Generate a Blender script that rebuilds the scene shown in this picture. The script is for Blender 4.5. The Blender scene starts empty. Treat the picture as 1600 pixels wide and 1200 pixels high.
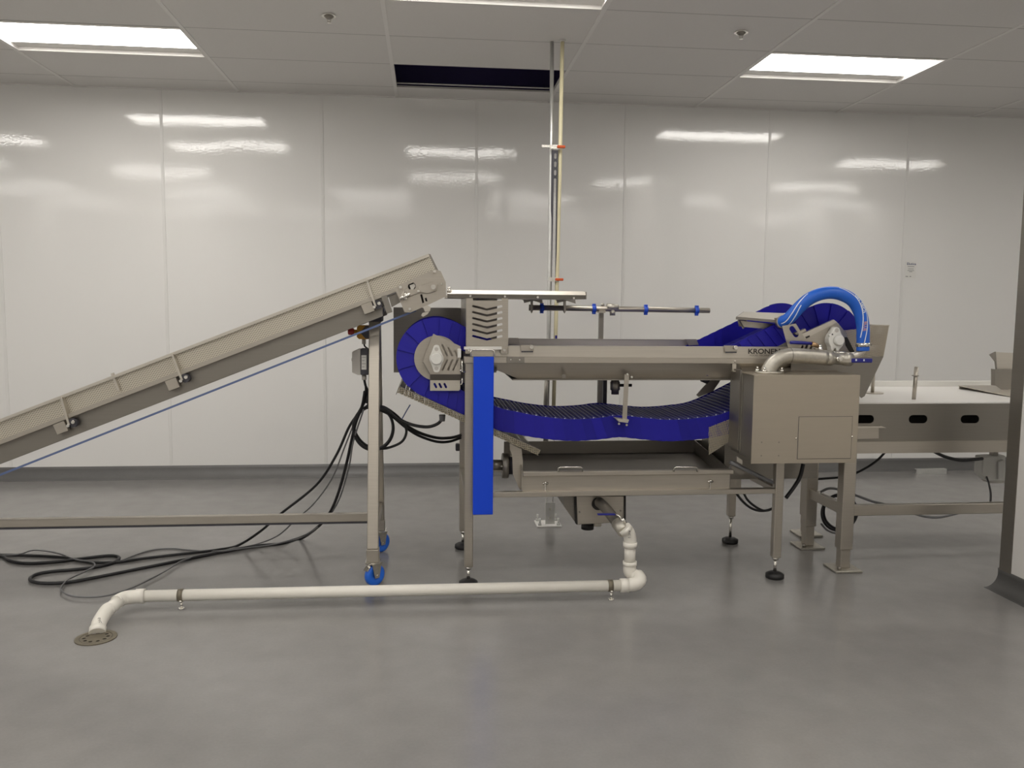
import bpy, bmesh, math, random
from mathutils import Vector, Matrix
from mathutils.geometry import tessellate_polygon
random.seed(7)
scene = bpy.context.scene
C = scene.collection
PI = math.pi

# ------------------------------------------------------------------ camera
FPX, YAW, PITCH, ROLL, CAMH = 1302.9, .1015, .0943, .0089, 1.412
_w = Vector((math.sin(YAW)*math.cos(PITCH), math.cos(YAW)*math.cos(PITCH), -math.sin(PITCH)))
_r = Vector((math.cos(YAW), -math.sin(YAW), 0))
_u = _r.cross(_w)
_r, _u = math.cos(ROLL)*_r + math.sin(ROLL)*_u, -math.sin(ROLL)*_r + math.cos(ROLL)*_u
cam_d = bpy.data.cameras.new('camera')
cam_d.sensor_fit = 'HORIZONTAL'
cam_d.sensor_width = 36
cam_d.lens = 36*FPX/1600
cam_d.clip_start = .05
cam = bpy.data.objects.new('camera', cam_d)
C.objects.link(cam)
cam.matrix_world = Matrix((( _r.x, _u.x, -_w.x, 0), (_r.y, _u.y, -_w.y, 0), (_r.z, _u.z, -_w.z, CAMH), (0, 0, 0, 1)))
scene.camera = cam

# ------------------------------------------------------------------ world, exposure (light comes from the ceiling troffers)
TROFFER_STRENGTH = 8.6
world = bpy.data.worlds.new('world')
scene.world = world
world.use_nodes = True
world.node_tree.nodes['Background'].inputs[0].default_value = (.05, .05, .05, 1)
world.node_tree.nodes['Background'].inputs[1].default_value = .2
vs = scene.view_settings
vs.view_transform = 'Standard'
vs.look = 'None'
vs.gamma = 1
vs.use_curve_mapping = False
vs.exposure = 0.5

def W(px, py, Y):                      # a point of the place at depth Y that the calibrated lens sees at px, py
    a = (px-800)/FPX*_r - (py-600)/FPX*_u + _w
    t = Y/a.y
    return Vector((a.x*t, Y, CAMH + a.z*t))
def F(px, py, z=0.):                   # the same on a horizontal plane
    a = (px-800)/FPX*_r - (py-600)/FPX*_u + _w
    t = (z-CAMH)/a.z
    return Vector((a.x*t, a.y*t, z))
def pp(pts, Y):
    return [(W(x, y, Y).x, W(x, y, Y).z) for x, y in pts]

# ------------------------------------------------------------------ materials
def new_mat(name):
    m = bpy.data.materials.new(name)
    m.use_nodes = True
    nt = m.node_tree
    return m, nt, nt.nodes['Principled BSDF']
def lk(nt, a, b): nt.links.new(a, b)
def plain(name, col, rough=.5, metal=0., spec=.5, coat=0., noise=0., nscale=20.):
    m, nt, p = new_mat(name)
    p.inputs['Base Color'].default_value = (*col, 1)
    p.inputs['Roughness'].default_value = rough
    p.inputs['Metallic'].default_value = metal
    p.inputs['Specular IOR Level'].default_value = spec
    p.inputs['Coat Weight'].default_value = coat
    if noise:
        tc = nt.nodes.new('ShaderNodeTexCoord')
        n = nt.nodes.new('ShaderNodeTexNoise')
        n.inputs['Scale'].default_value = nscale
        n.inputs['Detail'].default_value = 4
        lk(nt, tc.outputs['Object'], n.inputs['Vector'])
        mx = nt.nodes.new('ShaderNodeMix'); mx.data_type = 'RGBA'
        mx.inputs[6].default_value = (*[c*(1-noise) for c in col], 1)
        mx.inputs[7].default_value = (*[min(1, c*(1+noise)) for c in col], 1)
        lk(nt, n.outputs['Fac'], mx.inputs[0])
        lk(nt, mx.outputs[2], p.inputs['Base Color'])
    return m
def steel(name, col=(.49, .452, .395), rough=.36, metal=.85, stretch=(3, 3, 160), amt=.10):
    m, nt, p = new_mat(name)
    p.inputs['Metallic'].default_value = metal
    tc = nt.nodes.new('ShaderNodeTexCoord')
    mp = nt.nodes.new('ShaderNodeMapping')
    mp.inputs['Scale'].default_value = stretch
    n = nt.nodes.new('ShaderNodeTexNoise')
    n.inputs['Scale'].default_value = 1.0
    n.inputs['Detail'].default_value = 5
    lk(nt, tc.outputs['Object'], mp.inputs['Vector'])
    lk(nt, mp.outputs['Vector'], n.inputs['Vector'])
    mx = nt.nodes.new('ShaderNodeMix'); mx.data_type = 'RGBA'
    mx.inputs[6].default_value = (*[c*(1-amt) for c in col], 1)
    mx.inputs[7].default_value = (*[min(1, c*(1+amt)) for c in col], 1)
    lk(nt, n.outputs['Fac'], mx.inputs[0])
    lk(nt, mx.outputs[2], p.inputs['Base Color'])
    mr = nt.nodes.new('ShaderNodeMapRange')
    mr.inputs[3].default_value = rough-.07
    mr.inputs[4].default_value = rough+.07
    lk(nt, n.outputs['Fac'], mr.inputs[0])
    lk(nt, mr.outputs[0], p.inputs['Roughness'])
    return m
def perforated(name, pitch, thr, col, angle=0., holes=True, dark=.45, axes='XZ', squash=1.):
    m, nt, p = new_mat(name)
    p.inputs['Metallic'].default_value = .7
    p.inputs['Roughness'].default_value = .4
    tc = nt.nodes.new('ShaderNodeTexCoord')
    mp = nt.nodes.new('ShaderNodeMapping')
    mp.vector_type = 'POINT'
    mp.inputs['Rotation'].default_value = (0, angle, 0)
    lk(nt, tc.outputs['Object'], mp.inputs['Vector'])
    sp = nt.nodes.new('ShaderNodeSeparateXYZ')
    lk(nt, mp.outputs['Vector'], sp.inputs[0])
    outs = []
    for k, ax in enumerate(axes):
        mu = nt.nodes.new('ShaderNodeMath'); mu.operation = 'MULTIPLY'
        mu.inputs[1].default_value = PI/pitch/(squash if k == 0 else 1)
        lk(nt, sp.outputs[ax], mu.inputs[0])
        s = nt.nodes.new('ShaderNodeMath'); s.operation = 'SINE'
        lk(nt, mu.outputs[0], s.inputs[0])
        outs.append(s)
    pr = nt.nodes.new('ShaderNodeMath'); pr.operation = 'MULTIPLY'
    lk(nt, outs[0].outputs[0], pr.inputs[0]); lk(nt, outs[1].outputs[0], pr.inputs[1])
    gt = nt.nodes.new('ShaderNodeMath'); gt.operation = 'GREATER_THAN'
    gt.inputs[1].default_value = thr
    lk(nt, pr.outputs[0], gt.inputs[0])
    if holes:
        p.inputs['Base Color'].default_value = (*col, 1)
        tr = nt.nodes.new('ShaderNodeBsdfTransparent')
        ms = nt.nodes.new('ShaderNodeMixShader')
        lk(nt, gt.outputs[0], ms.inputs[0])
        lk(nt, p.outputs[0], ms.inputs[1]); lk(nt, tr.outputs[0], ms.inputs[2])
        lk(nt, ms.outputs[0], nt.nodes['Material Output'].inputs['Surface'])
    else:
        mx = nt.nodes.new('ShaderNodeMix'); mx.data_type = 'RGBA'
        mx.inputs[6].default_value = (*col, 1)
        mx.inputs[7].default_value = (*[c*dark for c in col], 1)
        lk(nt, gt.outputs[0], mx.inputs[0])
        lk(nt, mx.outputs[2], p.inputs['Base Color'])
    return m

def wall_mat():
    m, nt, p = new_mat('glossy_white_panel')
    p.inputs['Base Color'].default_value = (.80, .79, .77, 1)
    p.inputs['Roughness'].default_value = .06
    p.inputs['Specular IOR Level'].default_value = .7
    tc = nt.nodes.new('ShaderNodeTexCoord')
    n1 = nt.nodes.new('ShaderNodeTexNoise'); n1.inputs['Scale'].default_value = 1.6; n1.inputs['Detail'].default_value = 1
    n2 = nt.nodes.new('ShaderNodeTexNoise'); n2.inputs['Scale'].default_value = 55; n2.inputs['Detail'].default_value = 2
    geo = nt.nodes.new('ShaderNodeNewGeometry')
    lk(nt, geo.outputs['Position'], n1.inputs['Vector']); lk(nt, geo.outputs['Position'], n2.inputs['Vector'])
    b1 = nt.nodes.new('ShaderNodeBump'); b1.inputs['Strength'].default_value = .5; b1.inputs['Distance'].default_value = .008
    b2 = nt.nodes.new('ShaderNodeBump'); b2.inputs['Strength'].default_value = .14; b2.inputs['Distance'].default_value = .002
    lk(nt, n1.outputs['Fac'], b1.inputs['Height'])
    lk(nt, n2.outputs['Fac'], b2.inputs['Height'])
    lk(nt, b1.outputs[0], b2.inputs['Normal'])
    lk(nt, b2.outputs[0], p.inputs['Normal'])
    return m
def floor_mat(name='grey_epoxy', base=(.238, .231, .223), rough=.20):
    m, nt, p = new_mat(name)
    geo = nt.nodes.new('ShaderNodeNewGeometry')
    n1 = nt.nodes.new('ShaderNodeTexNoise'); n1.inputs['Scale'].default_value = 1.1; n1.inputs['Detail'].default_value = 5
    n2 = nt.nodes.new('ShaderNodeTexNoise'); n2.inputs['Scale'].default_value = 90; n2.inputs['Detail'].default_value = 2
    n3 = nt.nodes.new('ShaderNodeTexNoise'); n3.inputs['Scale'].default_value = 7; n3.inputs['Detail'].default_value = 6
    for n in (n1, n2, n3): lk(nt, geo.outputs['Position'], n.inputs['Vector'])
    ad = nt.nodes.new('ShaderNodeMath'); ad.operation = 'ADD'
    lk(nt, n1.outputs['Fac'], ad.inputs[0]); lk(nt, n3.outputs['Fac'], ad.inputs[1])
    mr = nt.nodes.new('ShaderNodeMapRange'); mr.inputs[1].default_value = .6; mr.inputs[2].default_value = 1.4
    lk(nt, ad.outputs[0], mr.inputs[0])
    mx = nt.nodes.new('ShaderNodeMix'); mx.data_type = 'RGBA'
    mx.inputs[6].default_value = (*[c*.90 for c in base], 1)
    mx.inputs[7].default_value = (*[c*1.10 for c in base], 1)
    lk(nt, mr.outputs[0], mx.inputs[0])
    mx2 = nt.nodes.new('ShaderNodeMix'); mx2.data_type = 'RGBA'; mx2.blend_type = 'MULTIPLY'
    mx2.inputs[0].default_value = 1
    lk(nt, mx.outputs[2], mx2.inputs[6])
    m2 = nt.nodes.new('ShaderNodeMapRange'); m2.inputs[3].default_value = .94; m2.inputs[4].default_value = 1.06
    lk(nt, n2.outputs['Fac'], m2.inputs[0])
    lk(nt, m2.outputs[0], mx2.inputs[7])
    lk(nt, mx2.outputs[2], p.inputs['Base Color'])
    r = nt.nodes.new('ShaderNodeMapRange'); r.inputs[3].default_value = rough-.05; r.inputs[4].default_value = rough+.08
    lk(nt, n3.outputs['Fac'], r.inputs[0]); lk(nt, r.outputs[0], p.inputs['Roughness'])
    return m

INCL = math.atan(.397)
M = dict(
    wall=wall_mat(), floor=floor_mat(),
    cove=floor_mat('grey_cove', (.165, .162, .16), .38),
    seam=plain('white_seam', (.74, .73, .71), .35),
    tile=plain('ceiling_tile', (.74, .72, .70), .75, noise=.03, nscale=60),
    tbar=plain('ceiling_grid', (.80, .78, .76), .5),
    tee=plain('ceiling_tee_shade', (.45, .435, .42), .6),  # greyer than the runners, painting in the shadow gap between tile rows
    plenum=plain('plenum_dark', (.085, .065, .21), .8),
    white=plain('white_enamel', (.78, .76, .73), .35),
    plaswhite=plain('white_plastic', (.74, .73, .69), .4),
    pvc=plain('pvc', (.80, .77, .70), .35, noise=.03),
    steel=steel('brushed_steel'), steel_h=steel('brushed_steel_h', stretch=(160, 3, 3)),
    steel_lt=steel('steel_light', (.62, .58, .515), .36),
    steel_dk=steel('steel_dark', (.28, .26, .232), .42),  # darker tint, also painted on faces that lie in shade
    box=steel('steel_box', (.47, .42, .345), .45, stretch=(4, 4, 40), amt=.06),
    pol=plain('polished_steel', (.75, .73, .68), .18, 1.),
    galv=plain('galvanised', (.62, .62, .60), .38, .8, noise=.1),
    cast=plain('cast_steel', (.50, .475, .42), .42, .8, noise=.25, nscale=60),
    navy=plain('navy_belt', (.014, .011, .29), .42, spec=.3, noise=.10, nscale=9),
    navy2=plain('navy_slat', (.018, .016, .19), .6, spec=.25),
    rib=plain('slat_rib', (.075, .075, .24), .5),
    blue=plain('blue_sheet', (.006, .060, .66), .4, spec=.35),
    wheel=plain('blue_wheel', (.02, .16, .78), .38),
    hose=plain('blue_hose', (.012, .12, .60), .4, noise=.05),
    clip=plain('blue_clip', (.02, .09, .62), .4),
    lever=plain('lever_blue', (.012, .014, .22), .35),
    strap=plain('strap_blue', (.11, .155, .31), .5),
    black=plain('black_rubber', (.012, .011, .012), .5),
    cable=plain('black_cable', (.010, .010, .012), .45),
    gcable=plain('grey_cable', (.16, .16, .165), .5),
    dark=plain('dark_recess', (.02, .018, .016), .7),  # near-black, also painted in as shade inside openings
    dslat=plain('dark_block', (.06, .058, .07), .5),
    red=plain('red_button', (.42, .03, .025), .4),
    yel=plain('yellow_box', (.50, .24, .015), .45),
    orange=plain('orange_clip', (.65, .10, .02), .45),
    cream=plain('cream_pipe', (.72, .66, .44), .45),
    gbox=plain('grey_control_box', (.52, .49, .45), .45),
    paper=plain('label_paper', (.72, .71, .68), .5),
    ink=plain('ink', (.05, .045, .04), .5),
    inkb=plain('ink_blue', (.05, .06, .16), .5),
    inkw=plain('ink_white', (.75, .80, .85), .5),
    inkr=plain('ink_red', (.55, .30, .30), .5),
    brass=plain('brass', (.55, .36, .20), .35, .8),
    guard=perforated('dimpled_guard', .0056, .30, (.66, .615, .52), INCL, False, .50, squash=1.5),  # flat sheet, the shade in its dimples painted as darker dots
    perf=perforated('perforated_tray', .0066, .10, (.38, .34, .255), .9),
    perfv=perforated('perforated_sheet', .0062, .18, (.50, .45, .36), .6),
    drain=plain('drain_metal', (.20, .175, .13), .5, .5, noise=.3),
)
def emit_mat():
    m = bpy.data.materials.new('troffer_diffuser'); m.use_nodes = True
    nt = m.node_tree; nt.nodes.clear()
    e = nt.nodes.new('ShaderNodeEmission'); e.inputs[0].default_value = (1, .962, .905, 1); e.inputs[1].default_value = TROFFER_STRENGTH
    o = nt.nodes.new('ShaderNodeOutputMaterial'); lk(nt, e.outputs[0], o.inputs[0])
    return m
M['emit'] = emit_mat()
def vary(m, amt):                         # each plate of the belt has faded a little differently
    nt = m.node_tree; p = nt.nodes['Principled BSDF']
    src = p.inputs['Base Color'].links[0].from_socket
    oi = nt.nodes.new('ShaderNodeObjectInfo'); mr = nt.nodes.new('ShaderNodeMapRange')
    mr.inputs[3].default_value = 1-amt; mr.inputs[4].default_value = 1+amt
    lk(nt, oi.outputs['Random'], mr.inputs[0])
    mx = nt.nodes.new('ShaderNodeMix'); mx.data_type = 'RGBA'; mx.blend_type = 'MULTIPLY'; mx.inputs[0].default_value = 1
    lk(nt, src, mx.inputs[6]); lk(nt, mr.outputs[0], mx.inputs[7]); lk(nt, mx.outputs[2], p.inputs['Base Color'])
vary(M['navy'], .17)

# ------------------------------------------------------------------ mesh builder
class B:
    def __init__(s): s.bm = bmesh.new()
    def face(s, vs, smooth=False):
        try:
            f = s.bm.faces.new(vs); f.smooth = smooth; return f
        except ValueError: return None
    def box(s, x0, x1, y0, y1, z0, z1):
        v = [s.bm.verts.new((x, y, z)) for z in (z0, z1) for y in (y0, y1) for x in (x0, x1)]
        for q in ((0, 2, 3, 1), (4, 5, 7, 6), (0, 1, 5, 4), (2, 6, 7, 3), (0, 4, 6, 2), (1, 3, 7, 5)): s.face([v[i] for i in q])
        return s
    def pbox(s, a, b, c, d, Y0, Y1):           # front face from pixel corners (a,b)-(c,d) at depth Y0
        p, q = W(a, b, Y0), W(c, d, Y0)
        p2, q2 = W(a, d, Y0), W(c, b, Y0)
        return s.box((p.x+p2.x)/2, (q.x+q2.x)/2, Y0, Y1, (q.z+p2.z)/2, (p.z+q2.z)/2)
    def prism(s, pts, a0, a1, axis='y', holes=(), smooth=False):
        def mk(p, a):
            return {'y': (p[0], a, p[1]), 'x': (a, p[0], p[1]), 'z': (p[0], p[1], a)}[axis]
        loops = [list(pts)] + [list(h) for h in holes]
        tri = tessellate_polygon([[Vector((p[0], p[1], 0)) for p in l] for l in loops]) if (holes or len(pts) > 4) else None
        va = [[s.bm.verts.new(mk(p, a0)) for p in l] for l in loops]
        vb = [[s.bm.verts.new(mk(p, a1)) for p in l] for l in loops]
        fa = sum(va, []); fb = sum(vb, [])
        if tri:
            for t in tri:
                s.face([fa[i] for i in t]); s.face([fb[i] for i in reversed(t)])
        else:
            s.face(fa); s.face(fb[::-1])
        for A, Bv in zip(va, vb):
            n = len(A)
            for i in range(n): s.face([A[i], Bv[i], Bv[(i+1) % n], A[(i+1) % n]], smooth)
        return s
    def ppoly(s, pts, Y0, Y1, holes=()):
        return s.prism(pp(pts, Y0), Y0, Y1, holes=[pp(h, Y0) for h in holes])
    def tube(s, pts, r, seg=10, cap=True, radii=None):
        pts = [Vector(p) for p in pts]
        n = len(pts)
        T = []
        for i in range(n):
            t = pts[min(i+1, n-1)] - pts[max(i-1, 0)]
            T.append(t.normalized() if t.length > 1e-9 else Vector((0, 0, 1)))
        up = Vector((0, 0, 1)) if abs(T[0].z) < .9 else Vector((0, 1, 0))
        N = (up - T[0]*up.dot(T[0])).normalized()
        rings = []
        for i in range(n):
            N = (N - T[i]*N.dot(T[i])).normalized()
            Bn = T[i].cross(N)
            rr = radii[i] if radii else r
            rings.append([s.bm.verts.new(pts[i] + rr*(math.cos(2*PI*k/seg)*N + math.sin(2*PI*k/seg)*Bn)) for k in range(seg)])
        for i in range(n-1):
            for k in range(seg):
                s.face([rings[i][k], rings[i][(k+1) % seg], rings[i+1][(k+1) % seg], rings[i+1][k]], True)
        if cap:
            s.face(rings[0][::-1]); s.face(rings[-1])
        return s
    def cyl(s, p0, p1, r, seg=16, r1=None):
        return s.tube([p0, p1], r, seg, radii=[r, r if r1 is None else r1])
    def bar(s, p0, p1, w, h, up=(0, 0, 1)):     # rectangular bar: w across, h along up
        p0, p1 = Vector(p0), Vector(p1)
        t = (p1-p0).normalized(); up = Vector(up)
        sd = t.cross(up).normalized(); u2 = sd.cross(t)
        v = [s.bm.verts.new(p + sd*a*w/2 + u2*b*h/2) for p in (p0, p1) for a, b in ((-1, -1), (1, -1), (1, 1), (-1, 1))]
        for q in ((3, 2, 1, 0), (4, 5, 6, 7), (0, 1, 5, 4), (1, 2, 6, 5), (2, 3, 7, 6), (3, 0, 4, 7)): s.face([v[i] for i in q])
        return s
    def quad(s, a, b, c, d, th=.003):           # thin sheet with thickness along its normal
        a, b, c, d = map(Vector, (a, b, c, d))
        n = (b-a).cross(d-a).normalized()*th
        v = [s.bm.verts.new(p) for p in (a, b, c, d)] + [s.bm.verts.new(p-n) for p in (a, b, c, d)]
        for q in ((0, 1, 2, 3), (7, 6, 5, 4), (0, 4, 5, 1), (1, 5, 6, 2), (2, 6, 7, 3), (3, 7, 4, 0)): s.face([v[i] for i in q])
        return s
    def ico(s, c, r, sub=2):
        m = bmesh.ops.create_icosphere(s.bm, subdivisions=sub, radius=r, matrix=Matrix.Translation(Vector(c)))
        for v in m['verts']:
            for f in v.link_faces: f.smooth = True
        return s
    def done(s, name, mat, parent=None, bevel=0., label=None, cat=None, group=None, kind=None):
        bm = s.bm
        bmesh.ops.recalc_face_normals(bm, faces=bm.faces)
        xs = [v.co for v in bm.verts]
        c = Vector(((min(v.x for v in xs)+max(v.x for v in xs))/2, (min(v.y for v in xs)+max(v.y for v in xs))/2, min(v.z for v in xs)))
        bmesh.ops.translate(bm, verts=bm.verts, vec=-c)
        me = bpy.data.meshes.new(name)
        bm.to_mesh(me); bm.free()
        me.materials.append(M[mat] if isinstance(mat, str) else mat)
        o = bpy.data.objects.new(name, me)
        C.objects.link(o)
        o['wloc'] = c
        if parent is not None:
            o.parent = parent
            o.location = c - Vector(parent['wloc'])
        else: o.location = c
        if bevel:
            b = o.modifiers.new('bevel', 'BEVEL'); b.width = bevel; b.segments = 1; b.limit_method = 'ANGLE'; b.angle_limit = math.radians(50)
        tag(o, label, cat, group, kind)
        return o
def tag(o, label=None, cat=None, group=None, kind=None):
    if label: o['label'] = label
    if cat: o['category'] = cat
    if group: o['group'] = group
    if kind: o['kind'] = kind
    return o
def thing(name, loc, label=None, cat=None, group=None, kind=None, parent=None):
    o = bpy.data.objects.new(name, None); C.objects.link(o)
    o.empty_display_size = .1
    o['wloc'] = Vector(loc)
    if parent is not None:
        o.parent = parent; o.location = Vector(loc) - Vector(parent['wloc'])
    else: o.location = loc
    return tag(o, label, cat, group, kind)
def copy_tree(o, delta=(0, 0, 0), parent=None):
    c = o.copy(); C.objects.link(c); c.parent = parent
    c['wloc'] = Vector(o['wloc']) + Vector(delta)
    if parent is None or parent is o.parent: c.location = o.location + Vector(delta)
    for ch in o.children: copy_tree_child(ch, c, delta)
    return c
def copy_tree_child(o, parent, delta):
    c = o.copy(); C.objects.link(c); c.parent = parent
    c['wloc'] = Vector(o['wloc']) + Vector(delta)
    for ch in list(o.children): copy_tree_child(ch, c, delta)
def crom(pts, k=8):                             # smooth curve through points
    pts = [Vector(p) for p in pts]
    out = []
    for i in range(len(pts)-1):
        p0, p1, p2, p3 = pts[max(i-1, 0)], pts[i], pts[i+1], pts[min(i+2, len(pts)-1)]
        for j in range(k):
            t = j/k
            out.append(.5*((2*p1) + (p2-p0)*t + (2*p0-5*p1+4*p2-p3)*t*t + (3*p1-p0-3*p2+p3)*t**3))
    out.append(pts[-1])
    return out
def circ(cx, cz, r, n=20, a0=0., a1=2*PI, closed=True):
    m = n if closed else n+1
    return [(cx+r*math.cos(a0+(a1-a0)*i/n), cz+r*math.sin(a0+(a1-a0)*i/n)) for i in range(m)]
def slot(p, q, r, n=6):                         # stadium outline between two points
    p, q = Vector((p[0], p[1])), Vector((q[0], q[1]))
    a = math.atan2((q-p).y, (q-p).x)
    return [(q.x+r*math.cos(a-PI/2+PI*i/n), q.y+r*math.sin(a-PI/2+PI*i/n)) for i in range(n+1)] + \
           [(p.x+r*math.cos(a+PI/2+PI*i/n), p.y+r*math.sin(a+PI/2+PI*i/n)) for i in range(n+1)]
def text_mesh(body, size, bold=0.):
    cu = bpy.data.curves.new('text', 'FONT')
    cu.body = body; cu.size = size; cu.offset = bold; cu.align_x = 'LEFT'
    o = bpy.data.objects.new('text', cu); C.objects.link(o)
    dg = bpy.context.evaluated_depsgraph_get()
    me = bpy.data.meshes.new_from_object(o.evaluated_get(dg))
    bpy.data.objects.remove(o); bpy.data.curves.remove(cu)
    return me
def flat_text(name, body, x, y, z, width, height, mat, parent, bold=0.):      # upright lettering facing the viewer side
    me = text_mesh(body, 1., bold)
    xs = [v.co.x for v in me.vertices]; ys = [v.co.y for v in me.vertices]
    x0, x1, y0, y1 = min(xs), max(xs), min(ys), max(ys)
    for v in me.vertices:
        v.co = ((v.co.x-x0)/(x1-x0)*width, 0, (v.co.y-y0)/(y1-y0)*height)
    me.materials.append(M[mat])
    o = bpy.data.objects.new(name, me); C.objects.link(o)
    o['wloc'] = Vector((x, y, z))
    if parent is not None:
        o.parent = parent; o.location = Vector((x, y, z)) - Vector(parent['wloc'])
    else: o.location = (x, y, z)
    return o

# ------------------------------------------------------------------ setting
CH, WALL = 3.048, 6.87
X0, X1, Y0 = -6.338, 7.074, -3.194
T, R, GX, GY = 1.2192, .6096, -2.680, 5.342
fl = B().box(X0-.3, X1+.3, Y0-.3, WALL+.3, -.08, 0).done('floor', 'floor', kind='structure')
tag(fl, 'smooth grey epoxy floor with faint scuffs')
# back wall: backing with glossy panels and seam strips
wb = B().box(X0-.2, X1+.2, WALL+.006, WALL+.2, 0, CH+.9).done('wall_back', 'seam', kind='structure')
tag(wb, 'long glossy white panelled wall behind the machines')
SX, SP = .396, 1.2245
k0, k1 = -6, 6
pm = None
for k in range(k0, k1):
    a, b = SX+k*SP, SX+(k+1)*SP
    a, b = max(a, X0), min(b, X1)
    B().box(a+.0015, b-.0015, WALL, WALL+.006, .085, CH).done('wall_panel', 'wall', wb)
    if k > k0: B().box(a-.011, a+.011, WALL-.0035, WALL+.002, .1, CH).done('seam_strip', 'seam', wb, bevel=.0015)
# cove base
def cove_profile(n=8, h=.10, r=.075):
    return [(0, 0)] + [(-r+r*math.sin(t), r-r*math.cos(t)) for t in [PI/2*i/n for i in range(n+1)]] + [(-.002, h), (0, h)]
bb = B().prism([(WALL+p[0], p[1]) for p in cove_profile()][1:] + [(WALL+.003, .1), (WALL+.003, 0)], X0, X1, 'x', smooth=True).done('baseboard_back', 'cove', kind='structure')
tag(bb, 'grey coved base along the bottom of the white wall')
for nm, args in (('wall_left', (X0-.2, X0, Y0, WALL, 0, CH+.9)), ('wall_front', (X0, X1, Y0-.2, Y0, 0, CH+.9)), ('wall_far', (X1, X1+.2, Y0, WALL, 0, CH+.9))):
    B().box(*args).done(nm, 'seam', kind='structure')
# stub wall on the right with steel end cap and cove
WX = 2.90
wr = B().box(WX+.004, WX+.15, Y0, 3.86, 0, CH).done('wall_right', 'seam', kind='structure')
tag(wr, 'end of a white partition wall at the right edge')
B().box(WX, WX+.004, Y0, 3.79, .09, CH).done('wall_panel', 'white', wr)
tr = B().prism([(WX-.003, 3.785), (WX-.003, 3.87), (WX+.157, 3.87), (WX+.157, 3.785), (WX+.152, 3.785), (WX+.152, 3.864), (WX+.002, 3.864), (WX+.002, 3.785)], .095, CH, 'z').done('trim_1', 'steel_dk', kind='structure')
tag(tr, 'dark stainless steel cap on the end of the partition wall')
br = B().prism([(WX+p[0], p[1]) for p in cove_profile()] , Y0, 3.88, 'y', smooth=True).done('baseboard_right', 'cove', kind='structure')
tag(br, 'grey coved base of the partition wall at the right edge')

# ceiling: tiles, runners and tees; the tile over the machine is missing
ceil = thing('ceiling', (0, 0, CH), 'suspended ceiling of grey white tiles with one tile missing', kind='structure')
LIGHTS = [(0, 0), (4, 0), (2, -2), (-2, -2), (0, -2), (6, -2), (2, -5), (4, -5), (6, -5), (-1, -5),
          (-3, -5), (1, -8), (-3, -8), (-1, -8), (3, -8), (5, -8), (7, -8), (-3, -11), (-1, -11), (1, -11), (3, -11), (5, -11), (7, -11), (0, -13), (4, -13), (-2, -13)]  # nearer rows inferred from wall reflections, those behind the viewer added for brightness
tile_me = None
for c in range(-3, 8):
    for r in range(-14, 3):
        if (c, r) in LIGHTS or (c, r) == (2, 1): continue
        xa, ya = GX+c*T, GY+r*R
        yb = min(ya+R, WALL)
        if tile_me is None or yb-ya < R-.01:
            o = B().box(xa+.010, xa+T-.010, ya+.004, yb-.004, CH+.002, CH+.017).done('ceiling_tile', 'tile', ceil, bevel=.002)
            if yb-ya > R-.01: tile_me = o
        else:
            o = tile_me.copy(); C.objects.link(o)
            o.parent = ceil
            o.location = (xa+T/2, (ya+yb)/2, .002)
for c in range(-3, 9):
    B().box(GX+c*T-.012, GX+c*T+.012, Y0, WALL, CH-.002, CH+.03).done('grid_runner', 'tbar', ceil)
for r in range(-14, 3):
    B().box(X0, X1, GY+r*R-.007, GY+r*R+.007, CH+.0025, CH+.014).done('cross_tee', 'tee', ceil)
B().box(X0, X1, WALL-.02, WALL, CH-.002, CH+.01).done('wall_angle', 'tbar', ceil)
deck = B()
deck.box(X0, X1, Y0, WALL+.2, CH+.86, CH+.9)
deck.box(X0, X1, WALL-.004, WALL+.01, CH+.035, CH+.86)
deck.done('roof_deck', 'plenum', ceil)
B().cyl((-.3, 6.515, CH+.022), (1.05, 6.515, CH+.022), .006).done('plenum_conduit', 'galv', ceil)

# troffers
def make_troffer(c, r, label, group=None):
    xa, ya = GX+c*T+.013, GY+r*R+.008
    xb, yb = xa+T-.026, ya+R-.016
    t = thing('ceiling_light', ((xa+xb)/2, (ya+yb)/2, CH), label, 'light', group)
    h = B(); d = .022; w = .004; m_ = .11
    h.box(xa, xa+w, ya, yb, CH-.001, CH+d); h.box(xb-w, xb, ya, yb, CH-.001, CH+d)
    h.box(xa+w, xb-w, ya, ya+w, CH-.001, CH+d); h.box(xa+w, xb-w, yb-w, yb, CH-.001, CH+d)
    h.box(xa, xb, ya, yb, CH+d+.004, CH+d+.01)
    h.box(xa+w, xb-w, ya+w, ya+m_, CH+d, CH+d+.003); h.box(xa+w, xb-w, yb-m_, yb-w, CH+d, CH+d+.003)
    h.done('housing', 'white', t)
    f = B(); e = .007
    f.box(xa, xa+e, ya, yb, CH-.003, CH-.001); f.box(xb-e, xb, ya, yb, CH-.003, CH-.001)
    f.box(xa+e, xb-e, ya, ya+e, CH-.003, CH-.001); f.box(xa+e, xb-e, yb-e, yb, CH-.003, CH-.001)
    f.done('trim_frame', 'white', t)
    B().box(xa+.005, xb-.005, ya+m_, yb-m_, CH+d-.001, CH+d+.003).done('diffuser', 'emit', t)
    return t
lt = make_troffer(0, 0, 'lit rectangular ceiling light at the upper left corner')
for c, r in LIGHTS[1:]:
    o = copy_tree(lt, ((c)*T, r*R, 0))
    o['label'] = {(4, 0): 'lit rectangular ceiling light at the upper right', (2, -2): 'lit ceiling light cut by the top edge, nearer than the missing tile'}.get((c, r), 'lit rectangular ceiling light overhead, outside the picture, among the inferred and added ones')
    if (c, r) not in ((4, 0), (2, -2)): o['group'] = 'ceiling lights overhead outside the picture'
    else: o['group'] = 'ceiling lights in view'
lt['group'] = 'ceiling lights in view'

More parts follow.
